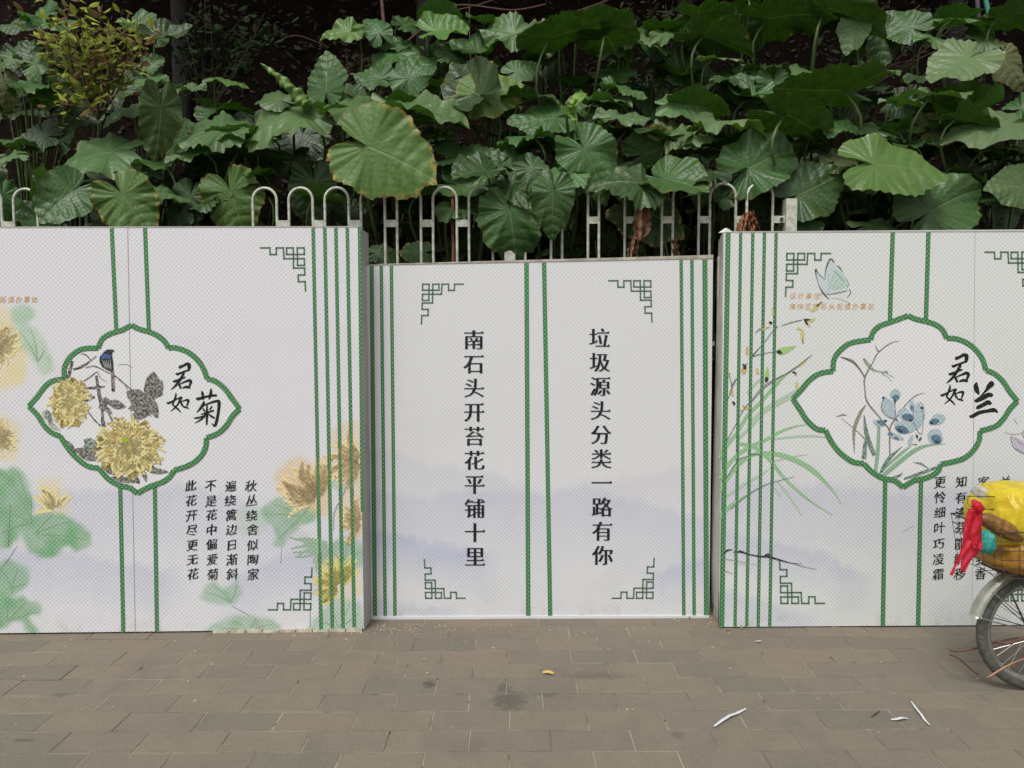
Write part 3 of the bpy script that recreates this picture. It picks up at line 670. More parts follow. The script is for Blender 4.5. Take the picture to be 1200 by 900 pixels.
# orchid inside the medallion
def z5(L, n_=5): return [ribbon(catmull([(990 + p[0] / 4.5, 380 + p[1] / 4.5, p[2] / 4.5) for p in P], n_)) for P in L]
st = printmat((.22, .18, .15), 'brown_stem_ink', .25)
BR.tri2d('orchid_stem_print', z5([[(290,88,2),(240,100,5),(175,150,7),(150,195,6),(105,280,9),(105,340,6),(118,410,9),(190,500,7),(235,560,9),(235,620,8),(237,695,7)],[(105,280,9),(60,215,7),(0,180,8),(-25,172,3)],[(418,362,2),(370,378,5),(320,425,5),(250,520,8),(235,560,6)],[(162,110,3),(168,132,6),(180,145,8)],[(-20,495,2),(60,560,4),(110,610,7),(140,640,4)],[(380,635,9),(350,632,3)]]), st, 3)
dg = printmat((.08, .17, .12), 'dark_blade_ink', .25, mottle=.35); mg = printmat((.24, .40, .27), 'mid_blade_ink', .3)
BR.tri2d('orchid_leaf_print', z5([[(160,780,18),(172,680,20),(178,550,16),(172,540,8)],[(200,800,20),(270,740,24),(360,670,22),(430,640,14),(530,630,2)],[(180,790,8),(240,730,12),(310,670,14),(350,640,5)]]), mg, 3)
BR.tri2d('orchid_leaf_print', z5([[(155,690,20),(130,630,24),(110,560,22),(100,475,3)],[(190,780,16),(230,710,20),(300,645,3)],[(100,710,26),(105,640,20),(112,600,4)],[(310,815,10),(400,785,18),(480,755,12),(500,745,4)],[(240,810,8),(280,800,14),(305,782,2)],[(360,728,2),(400,735,10),(440,760,3)]]), dg, 4)
BR.tri2d('orchid_leaf_print', z5([[(50,680,3),(48,560,18),(80,470,18),(110,425,4)],[(-20,175,4),(40,195,14),(90,255,4)],[(-45,488,3),(-15,478,10),(10,480,3)]]), printmat((.27, .25, .19), 'olive_grey_ink', .25), 3)
def blobs(L, mat, lay):
    P = []
    for (x, y, rx, ry, a) in L:
        a = R(a); P.append(poly([(990 + (x + rx * 1.18 * math.cos(t) * math.cos(a) - ry * math.sin(t) * abs(math.sin(t)) ** .6 * math.sin(a)) / 4.5, 380 + (y + rx * 1.18 * math.cos(t) * math.sin(a) + ry * math.sin(t) * abs(math.sin(t)) ** .6 * math.cos(a)) / 4.5) for t in [k * math.pi / 8 for k in range(16)]]))
    BR.tri2d('orchid_petal_print', P, mat, lay)
blobs([(265,368,26,28,0),(230,440,30,62,-25),(352,425,12,32,0),(385,480,32,75,10),(180,520,30,18,20),(315,540,48,34,15),(490,500,36,28,-20),(475,590,38,40,30),(310,470,30,30,0),(345,610,10,30,20),(265,590,40,16,20)], printmat((.33, .46, .53), 'pale_blue_ink', .3, mottle=.6), 5)
blobs([(268,385,16,16,0),(330,490,28,20,10),(190,520,22,13,20),(300,555,34,20,20),(470,512,24,16,-10),(480,605,26,24,30),(352,440,8,14,0),(240,578,14,10,20),(270,600,14,7,20),(268,500,12,6,30)], printmat((.06, .15, .23), 'steel_blue_ink', .15, mottle=.15), 6)
blobs([(262,405,6,10,0),(212,508,9,6,0),(290,560,16,8,25),(455,520,10,6,0),(485,620,14,7,10),(345,505,10,7,0),(405,440,8,7,0),(202,388,6,8,0),(378,590,5,12,-20),(395,605,12,5,-50)], printmat((.03, .06, .09), 'navy_ink', .15), 7)
BR.tri2d('orchid_outline_print', z5([[(200,400,2),(190,440,3),(215,480,2.5),(265,500,3)],[(360,440,2),(362,520,2.5),(400,580,3),(412,500,2.5),(408,445,2)],[(262,405,3),(266,490,2.5)]]), gk, 7)
BR.tri2d('mantis_print', z5([[(98,180,8),(115,205,16),(140,232,12),(165,245,5),(210,255,4)],[(195,262,7),(215,248,9),(225,260,6)],[(225,262,2),(250,275,2.5),(262,282,1.5)],[(200,265,2),(230,280,2),(246,302,1.5)],[(130,235,2),(110,262,2)],[(150,240,2),(152,258,2)]]), printmat((.17, .24, .15), 'mantis_ink', .2, mottle=.4), 5)
strokes(BR, 'brush_character', JUN, 1090, 400, 9, printmat(INK, 'black_ink', .06)); strokes(BR, 'brush_character', RU, 1090, 400, 9, printmat(INK, 'black_ink', .06)); strokes(BR, 'brush_character', LAN, 1090, 400, 9, printmat(INK, 'black_ink', .06))
# butterflies
ZB = lambda x, y: (940 + x / 11.25, 290 + y / 11.25)
BR.tri2d('butterfly_wing_print', [poly([ZB(*p) for p in ((375,155),(330,200),(300,300),(298,400),(180,300),(190,400),(225,510),(275,590),(330,620),(580,570),(612,490),(570,390),(520,310),(450,250),(425,215))])], printmat((.52, .60, .62), 'pale_sky_ink', .4, mottle=.25), 2)
BR.tri2d('butterfly_wing_print', [poly([ZB(*p) for p in ((430,290),(520,320),(590,430),(600,500),(540,530),(420,560),(370,540),(400,420))])], printmat((.44, .57, .50), 'pale_mint_ink', .4), 3)
def z6(L): return [ribbon(catmull([(*ZB(p[0], p[1]), p[2] / 11.25) for p in P], 4)) for P in L]
BR.tri2d('butterfly_line_print', z6([[(298,400,5),(310,290,12),(345,190,18),(378,150,16),(425,200,10)],[(185,390,8),(175,285,18),(215,350,8),(270,400,5),(298,425,6)],[(450,240,5),(490,260,12),(530,325,4)],[(190,400,5),(220,500,5),(262,580,14),(300,630,14),(355,680,6)],[(320,622,6),(450,605,6),(590,572,5)],[(610,545,4),(638,590,8),(590,665,5)],[(575,400,3),(610,480,5),(590,525,4)],[(215,640,4),(262,600,5)],[(380,665,3),(500,680,4),(600,725,4),(625,745,10)]]), printmat((.05, .05, .06), 'black_ink3', .1), 4)
BR.tri2d('butterfly_line_print', z6([[(410,300,3),(480,370,7),(560,460,4)],[(330,600,2),(380,450,3),(430,310,3)],[(400,540,2),(480,400,3)],[(440,535,2),(540,480,3)],[(350,560,2),(345,350,3)]]), printmat((.13, .25, .19), 'teal_ink', .2), 4)
def z7(L): return [ribbon(catmull([(920 + p[0] / 4.09, 360 + p[1] / 4.09, p[2] / 4.09) for p in P], 4)) for P in L]
BR.tri2d('butterfly_line_print', z7([[(1095,530,1),(1110,560,2)],[(1050,600,1.5),(1100,610,2),(1140,600,1.5)],[(1080,620,3),(1095,670,3),(1140,700,3),(1180,700,3)],[(1100,625,2),(1140,660,2),(1180,650,2)],[(1180,540,2),(1150,580,2),(1140,620,3),(1200,640,3)]]), printmat((.12, .11, .16), 'violet_black_ink', .2), 3)
BR.tri2d('butterfly_wing_print', [poly([(920 + x / 4.09, 360 + y / 4.09) for x, y in ((1082,615),(1140,640),(1210,640),(1230,690),(1170,705),(1110,680))])], printmat((.52, .46, .56), 'lilac_ink', .35), 2)
for i, ch in enumerate('设计单位:'):
    BR.tri2d('caption_character', [text_px(ch, 929 + 9.3 * i, 346.5, 8, 'small')], org, 2)
for i, ch in enumerate('海珠区南石头街道办事处'):
    BR.tri2d('caption_character', [text_px(ch, 928.5 + 9.2 * i, 359, 8, 'small')], org, 2)
for tx, a, b_ in (('更怜细叶巧凌霜', 1101.6, 1099.2), ('知有清芬能解秽', 1126.8, 1124), ('客和   我香', 1152.6, 1149), ('兰     识', 1177.6, 1174)):
    column(BR, tx, a, 564.5, b_, 672.5, 14.4, 'run', 'poem_character', jit=.5, n=7)
# its sloping side return, cut at the top, and a stripe-free cream batten behind
V = []; Fc = []
for k, (t, x0, x1) in enumerate(((0, .012, .030), (.04, .003, .014), (.12, -.003, .008), (.3, -.004, .011), (.6, -.004, .020), (1, -.004, .032))):
    for yy, xx, dz in ((.004, x0, 0), (.215, x1, .028)):
        for th in (0, .005): V.append((xx + th, yy, .004 + (zl - dz - .004) * t))
    if k:
        a, b_ = 4 * (k - 1), 4 * k
        Fc += [(a, b_, b_ + 2, a + 2), (a + 1, a + 3, b_ + 3, b_ + 1), (a, a + 1, b_ + 1, b_), (a + 2, b_ + 2, b_ + 3, a + 3)]
Fc += [(20, 21, 23, 22), (0, 2, 3, 1)]
mesh('side_panel', V, Fc, simple('ivory_pvc_sheet', (.52, .505, .45), .5, nscale=4, namt=.1), BR.root)
side_sheet(BR, 'back_panel', [(0, .012, .01, zl - .012), (BR.w, .012, .01, zr - .012)], M_wood, .012)
cap = MB(); cap.box((0, -.002, zl - .006), (BR.w, .02, zl + .001)); cap.build('top_edge', M_pvc, BR.root)
# loose corner of white tape at the top left
mesh('loose_tape', [(.0, -.003, zl - .005), (.05, -.003, zl - .003), (.018, -.004, zl + .018), (.008, .01, zl + .02), (-.022, .03, zl - .003)], [(0, 1, 2), (0, 2, 3), (0, 3, 4)], simple('white_tape', (.75, .75, .74), .4), BR.root)

# ---- middle board, set back between the other two
A = ground(434.5, 726.0); Bp = ground(831.0, 723.8)
BM = Board('printed_board', 'printed board with two black slogan columns, set back lower between its two neighbours', A, Bp, (435, 311), (831, 303), (.665, .668, .675))
zl = BM.loc(435, 310.8)[1]; zr = BM.loc(831, 303)[1]
itemsM = [('hill', [(430,522),(470,530),(520,546),(580,552),(600,562)], 60, (.47,.46,.53), .38), ('hill', [(430,574),(500,580),(560,572),(620,574),(700,570),(740,585),(800,598),(835,605)], 95, LAV, .5), ('hill', [(700,562),(750,560),(790,545),(835,548)], 70, (.50,.48,.54), .3),
 ('hill', [(430,622),(465,624),(500,628),(530,640),(560,645)], 60, BLU, .5), ('hill', [(775,668),(800,655),(835,650)], 45, BLU, .4), ('hill', [(430,700),(480,705),(520,712)], 40, BLU, .3)]
BM.face(zl, zr, .006, lambda px, py, col: painter_common(px, py, col, itemsM))
for x0, x1, w in ((435.5, 439.5, 3.6), (446.8, 451.4, 2.8), (458.6, 462.9, 2.8), (617, 619, 4), (637.6, 644.8, 3.8), (798.2, 801.3, 2.8), (810.8, 813.4, 2.8), (826, 827.8, 4.6)):
    yt = 311.8 + (304 - 311.8) * (x0 - 435) / 396
    stripe(BM, x0, yt, x1, 721.5, w)
ornament(BM, 494.8, 333, -1, 1, .93); ornament(BM, 763, 329, 1, 1, .96); ornament(BM, 498.3, 701, -1, -1, .9); ornament(BM, 765.5, 701, 1, -1, .93)
column(BM, '南石头开苔花平铺十里', 555, 398, 556.4, 652, 24.6, 'song', 'slogan_character')
column(BM, '垃圾源头分类一路有你', 702.2, 396, 706, 650.5, 24.6, 'song', 'slogan_character')
wf = BM.w
side_sheet(BM, 'back_panel', [(0, .012, .01, zl - .01), (wf, .012, .01, zr - .01)], M_wood, .012)
def bar(B, name, x0, z0, x1, z1, h0, h1, mat, y0=-.004, y1=.04):
    V = [(x0, y0, z0), (x1, y0, z1), (x1, y0, z1 + h1), (x0, y0, z0 + h0), (x0, y1, z0), (x1, y1, z1), (x1, y1, z1 + h1), (x0, y1, z0 + h0)]
    return mesh(name, V, [(0, 1, 2, 3), (4, 7, 6, 5), (0, 4, 5, 1), (3, 2, 6, 7), (0, 3, 7, 4), (1, 5, 6, 2)], mat, B.root)
bar(BM, 'top_rail', 0, zl + .001, wf, zr + .001, .004, .02, simple('pale_timber_rail', (.50, .46, .37), .6, nscale=12, namt=.2))
bar(BM, 'bottom_edge', 0, .0, wf, .0, .019, .015, simple('white_edge_strip', (.66, .67, .68), .45), -.006, .01)
bt = MB(); bt.box((wf + .030, .0, .004), (wf + .046, .022, zr + .012)); bt.build('side_batten', M_cream, BM.root)
st_ = MB(); st_.box((wf - .01, .06, 1.63), (wf + .03, .08, 1.655)); st_.build('bracket', simple('bracket_white', (.6, .6, .58), .5), BM.root)

# ------------------------------------------------------------------ the hillside behind the railing
def bank_z(x, y):
    t = (y - 4.9)
    z = .9 + .95 * max(0, t) + .25 * max(0, t) ** 1.5 if t > 0 else .9 + t * 4
    return min(z, 14) + .18 * noise.noise(Vector((x * .8, y * .9, 0))) + .07 * noise.noise(Vector((x * 3, y * 3, 5)))
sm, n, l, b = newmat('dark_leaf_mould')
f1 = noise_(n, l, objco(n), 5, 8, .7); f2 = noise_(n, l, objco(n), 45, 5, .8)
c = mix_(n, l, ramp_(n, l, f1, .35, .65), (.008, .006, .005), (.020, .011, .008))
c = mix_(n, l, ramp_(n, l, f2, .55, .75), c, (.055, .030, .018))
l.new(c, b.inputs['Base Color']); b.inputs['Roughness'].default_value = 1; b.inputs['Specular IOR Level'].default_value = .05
bp = n.new('ShaderNodeBump'); bp.inputs['Strength'].default_value = 1; bp.inputs['Distance'].default_value = .05
l.new(f2, bp.inputs['Height']); l.new(bp.outputs[0], b.inputs['Normal'])
V = []; Fc = []; NX, NY = 120, 70
for j in range(NY + 1):
    for i in range(NX + 1):
        x = -14 + 28 * i / NX; y = 4.86 + 7.5 * (j / NY) ** 1.3; V.append((x, y, bank_z(x, y) if j else -.01))
for j in range(NY):
    for i in range(NX):
        a = j * (NX + 1) + i; Fc.append((a, a + 1, a + NX + 2, a + NX + 1))
bank = mesh('hillside', V, Fc, sm, None, True); tag(bank, kind='structure')

# ---- leaf material: tint comes from each leaf, veins and quilting from its own coordinates
def leaf_material(name, rough, spec, vein, trans=.22, backmul=(.85, 1.0, .6), edge=0.0):
    m, n, l, b = newmat(name)
    oi = n.new('ShaderNodeObjectInfo'); uv = n.new('ShaderNodeUVMap'); uv.uv_map = 'leaf'
    sx = n.new('ShaderNodeSeparateXYZ'); l.new(uv.outputs[0], sx.inputs[0])
    u, v = sx.outputs[0], sx.outputs[1]; av = math_(n, l, 'ABSOLUTE', v)
    c0 = math_(n, l, 'ADD', math_(n, l, 'SUBTRACT', u, math_(n, l, 'MULTIPLY', av, .38)), .06)
    wob = noise_(n, l, uv.outputs[0], 6, 2)
    cc = math_(n, l, 'ADD', math_(n, l, 'MULTIPLY', c0, 5.0), math_(n, l, 'MULTIPLY', wob, .5))
    ang = math_(n, l, 'MULTIPLY', math_(n, l, 'ARCTAN2', av, u), 2.9)
    back = ramp_(n, l, c0, -.02, .02)
    mixn = n.new('ShaderNodeMix'); l.new(back, mixn.inputs[0]); l.new(ang, mixn.inputs[2]); l.new(cc, mixn.inputs[3])
    fr = math_(n, l, 'ABSOLUTE', math_(n, l, 'SUBTRACT', math_(n, l, 'FRACT', mixn.outputs[0]), .5))
    lat = ramp_(n, l, fr, .43, .5)                    # narrow line on each lateral vein
    mid = math_(n, l, 'MULTIPLY', ramp_(n, l, av, .022, .004), ramp_(n, l, u, -.03, .02))
    edn = n.new('ShaderNodeAttribute'); edn.attribute_name = 'rim'; ed0 = edn.outputs['Fac']
    # fine cross veins = quilting
    q = math_(n, l, 'SINE', math_(n, l, 'ADD', math_(n, l, 'MULTIPLY', av, 70), math_(n, l, 'MULTIPLY', u, 22)))
    vor = n.new('ShaderNodeTexVoronoi'); vor.inputs['Scale'].default_value = 17; l.new(uv.outputs[0], vor.inputs['Vector'])
    vmask = math_(n, l, 'MAXIMUM', math_(n, l, 'MULTIPLY', math_(n, l, 'MULTIPLY', lat, ramp_(n, l, ed0, .12, .5)), .5), mid)
    nz = noise_(n, l, oi.outputs['Location'], 1); blot = noise_(n, l, objco(n), 5, 4, .6)
    base = mix_(n, l, ramp_(n, l, blot, .35, .7, 0, .45), oi.outputs['Color'], mix_(n, l, .5, oi.outputs['Color'], (.16, .21, .05)))
    base = mix_(n, l, math_(n, l, 'MULTIPLY', vmask, vein), base, (.24, .33, .14))
    ed = n.new('ShaderNodeAttribute'); ed.attribute_name = 'rim'
    spots = math_(n, l, 'MULTIPLY', ramp_(n, l, ed.outputs['Fac'], .86, 1.0), ramp_(n, l, noise_(n, l, objco(n), 9, 3), .60 - edge, .70 - edge))
    base = mix_(n, l, spots, base, (.42, .30, .06))
    sp2 = math_(n, l, 'MULTIPLY', ramp_(n, l, ed.outputs['Fac'], .93, 1.0), ramp_(n, l, noise_(n, l, objco(n), 13, 3), .58 - edge * .6, .64 - edge * .6))
    base = mix_(n, l, sp2, base, (.16, .065, .025))
    g = n.new('ShaderNodeNewGeometry')
    bk = mix_(n, l, 1.0, base, (*backmul,), 'MULTIPLY')
    colr = mix_(n, l, g.outputs['Backfacing'], base, bk)
    l.new(colr, b.inputs['Base Color'])
    rg = math_(n, l, 'ADD', math_(n, l, 'MULTIPLY', g.outputs['Backfacing'], .25), rough)
    l.new(rg, b.inputs['Roughness']); b.inputs['Specular IOR Level'].default_value = spec
    h = math_(n, l, 'ADD', math_(n, l, 'MULTIPLY', math_(n, l, 'MULTIPLY', ramp_(n, l, fr, .1, .5), ramp_(n, l, ed0, .1, .6)), -.8), math_(n, l, 'MULTIPLY', q, .05))
    h = math_(n, l, 'ADD', h, math_(n, l, 'MULTIPLY', vor.outputs['Distance'], .35))
    h = math_(n, l, 'SUBTRACT', h, math_(n, l, 'MULTIPLY', mid, .5))
    bp = n.new('ShaderNodeBump'); bp.inputs['Strength'].default_value = .32; bp.inputs['Distance'].default_value = .018
    l.new(h, bp.inputs['Height']); l.new(bp.outputs[0], b.inputs['Normal'])
    t = n.new('ShaderNodeBsdfTranslucent'); l.new(mix_(n, l, 1.0, colr, (.8, 1.0, .35), 'MULTIPLY'), t.inputs[0]); l.new(bp.outputs[0], t.inputs['Normal'])
    ms = n.new('ShaderNodeMixShader'); ms.inputs[0].default_value = trans
    l.new(b.outputs[0], ms.inputs[1]); l.new(t.outputs[0], ms.inputs[2]); l.new(ms.outputs[0], n['Material Output'].inputs[0])
    return m
ML = leaf_material('leathery_leaf', .42, .42, .34)
MLE = leaf_material('leathery_leaf_yellow_edge', .48, .35, .5, edge=.12)
MST = simple('green_stalk', (.10, .15, .045), .5, nscale=6, namt=.2)

OUT = [(0, 1.06), (4, .99), (9, .925), (16, .87), (28, .80), (45, .72), (62, .665), (80, .625), (100, .605), (118, .60), (134, .59), (148, .57), (158, .52), (166, .42), (172, .28), (177, .12), (180, .06)]
def outline(a, sinus):
    a = abs(a); xs = [o[0] for o in OUT]; ys = [o[1] for o in OUT]
    r = float(np.interp(a, xs, ys))
    if a > 150: r = r * (1 - sinus) + sinus * .5
    return r
def leaf_mesh(seed, fold, curl, wave, scal, mat, sinus=0, narrow=1.0, na=92, nr=15, cup=0):
    rn = random.Random(seed); ph = [rn.uniform(0, 6.28) for _ in range(8)]
    V = [(0, 0, 0)]; UV = [(0, 0)]; RM = [0.0]
    k1, k2, k3 = rn.choice((3, 4, 5)), rn.choice((7, 8, 9)), rn.choice((19, 23, 27))
    bend = rn.choice((-1, 1)) * rn.uniform(.03, .20)
    for j in range(1, nr + 1):
        t = (j / nr) ** .9
        for i in range(na):
            ad = -180 + 360 * (i + .5) / na; th = R(ad)
            r0 = outline(ad, sinus) * t
            ro = r0 * (1 + scal * t * (.016 * math.sin(k3 * th + ph[0]) + .012 * math.sin((k3 * 2 - 5) * th + ph[1]) + .03 * math.sin(k2 * th + ph[2])))
            u, v = ro * math.cos(th), ro * math.sin(th) * narrow
            z = fold * abs(v) ** 1.25 - curl * (u * u * (.9 if u > 0 else .5) + v * v * .6) + cup * t * t * .2
            z += wave * t ** 2.2 * (.055 * math.sin(k1 * th + ph[3]) + .032 * math.sin(k2 * th + ph[4]) + .015 * math.sin(k3 * th + ph[5]))
            c0 = u - .38 * abs(v) + .06
            z += (.0045 * math.cos(2 * math.pi * (c0 * 5.0)) if c0 > 0 else .003 * math.cos(th * 13)) * min(1, t * 1.5)
            uu = u; vv = v + bend * u * u
            V.append((uu, vv, z)); UV.append((u, v / narrow)); RM.append(t)
    Fc = [(0, 1 + i, 1 + i + 1) for i in range(na - 1)]
    for j in range(nr - 1):
        a = 1 + j * na
        for i in range(na - 1): Fc.append((a + i, a + na + i, a + na + i + 1, a + i + 1))
    if sinus > .5:
        Fc.append((0, na, 1))
        for j in range(nr - 1):
            a = 1 + j * na; Fc.append((a + na - 1, a + 2 * na - 1, a + na, a))
    me = bpy.data.meshes.new('leaf'); me.from_pydata(V, [], Fc); me.update()
    uvl = me.uv_layers.new(name='leaf'); vi = np.empty(len(me.loops), int); me.loops.foreach_get('vertex_index', vi)
    uvl.data.foreach_set('uv', np.array(UV, np.float32)[vi].ravel())
    at_ = me.attributes.new('rim', 'FLOAT', 'POINT'); at_.data.foreach_set('value', np.array(RM, np.float32))
    me.polygons.foreach_set('use_smooth', [True] * len(me.polygons)); me.materials.append(mat)
    return me
LV = {}
for k in range(7): LV['n%d' % k] = leaf_mesh(k, .05 + .09 * (k % 3), .10 + .11 * (k % 4), .9 + .4 * (k % 3), 1, ML, 0, (.94, .80, .88, .74, .98, .84, .78)[k])
for k in range(3): LV['f%d' % k] = leaf_mesh(20 + k, .32 + .12 * k, .12, 1.0, 1, ML)           # folded along the midrib
for k in range(3): LV['w%d' % k] = leaf_mesh(30 + k, .05, .38, 1.7, 1.5, ML)                       # drooping, ruffled
for k in range(2): LV['c%d' % k] = leaf_mesh(40 + k, .25, -.35, .8, 1, ML)                         # cupped upward
for k in range(3): LV['l%d' % k] = leaf_mesh(50 + k, .10, .12, .8, 1, ML, 0, .62)                  # narrow
LV['e0'] = leaf_mesh(61, .05, .14, .75, 1.3, MLE); LV['e1'] = leaf_mesh(62, .08, .25, 1.0, 1.2, MLE, 0); LV['e2'] = leaf_mesh(63, .05, .10, 1, 1.1, MLE)
TINT = dict(g=(.046, .122, .032), p=(.090, .170, .060), P=(.125, .200, .085), y=(.095, .180, .038), Y=(.092, .195, .042), d=(.022, .050, .018), D=(.034, .082, .026), b=(.034, .078, .018), o=(.10, .115, .045))  # d and D: leaf green dimmed, the shade put into the tint

PLANTS = []   # (px, py, label)
def P_(px, py, label): PLANTS.append((px, py, label))
P_(22, 80, 'dull elephant ear plant with small drooping leaves at the far left edge')
P_(15, 205, 'low elephant ear plant cropped by the left frame edge, beside the first railing hoop')
P_(75, 175, 'elephant ear plant with a curled leaf leaning over the leftmost railing hoop')
P_(150, 215, 'elephant ear plant with a broad notched leaf hanging on the railing left of the seam')
P_(165, 95, 'slender elephant ear plant with small grey-green leaves right of the yellowish shrub')
P_(192, 150, 'elephant ear plant with one dark upright leaf hanging tip down')
P_(245, 175, 'elephant ear plant with a wide pale leaf and dark leaves beneath it')
P_(270, 95, 'small-leaved elephant ear plant holding two pale leaves against the dark hollow')
P_(285, 255, 'elephant ear plant with a torn yellow-green leaf just above the left board')
P_(340, 115, 'elephant ear plant with a furled ribbed new leaf rising above it')
P_(372, 240, 'dark elephant ear plant seen through the railing hoops of the left board')
P_(420, 60, 'elephant ear plant with a cluster of yellow-green leaves high on the bank')
P_(452, 165, 'elephant ear plant with the hugest leaf, bright and yellow-edged, over the railing')
P_(520, 40, 'elephant ear plant with a fan-shaped bright leaf at the top centre')
P_(565, 110, 'elephant ear plant with a scorched yellow-green leaf above the middle board')
P_(545, 225, 'elephant ear plant with cupped dark leaves above the rusty rod')
P_(598, 45, 'elephant ear plant with a round brown-rimmed leaf on a long slanting stalk')
P_(600, 255, 'elephant ear plant with a bumpy leaf drooping over the middle board')
P_(655, 225, 'elephant ear plant with a heart-shaped leaf facing the pavement')
P_(668, 60, 'tall elephant ear plant with back-lit upright leaves right of the top centre')
P_(695, 160, 'elephant ear plant with a glossy round leaf and a tiny lime new shoot')
P_(765, 45, 'elephant ear plant with silvery torn leaves held high on thin stalks')
P_(770, 235, 'elephant ear plant carrying withered brown leaves above the middle board')
P_(800, 150, 'elephant ear plant with overlapping pale and shaded leaves right of centre')
P_(850, 45, 'elephant ear plant with dark arching leaves edged in light, top right of centre')
P_(865, 130, 'elephant ear plant with dull leaves in a shaded gap behind the long pale leaf')
P_(845, 225, 'elephant ear plant with a small leaf resting on a railing hoop beside the right board')
P_(905, 185, 'elephant ear plant with a veined mid-green leaf over the tallest railing hoop')
P_(950, 20, 'elephant ear plant with wide back-lit leaves touching the upper frame edge')
P_(965, 115, 'elephant ear plant with long shaded undersides turned to the viewer')
P_(950, 240, 'dark elephant ear plant behind the square railing post')
P_(1045, 195, 'elephant ear plant with a big bright spearhead leaf over the right board')
P_(1045, 90, 'dim elephant ear plant with thin leaves in the upper right shade')
P_(1115, 85, 'elephant ear plant with a pale ridged leaf below the green pole')
P_(1110, 240, 'elephant ear plant with a large dull quilted leaf resting above the right board')
P_(1175, 55, 'elephant ear plant with brownish leaves in the top right corner')
P_(1170, 150, 'elephant ear plant with a huge pale leaf running out at the right edge')
P_(1180, 230, 'small elephant ear plant with a round leaf at the right edge above the board')

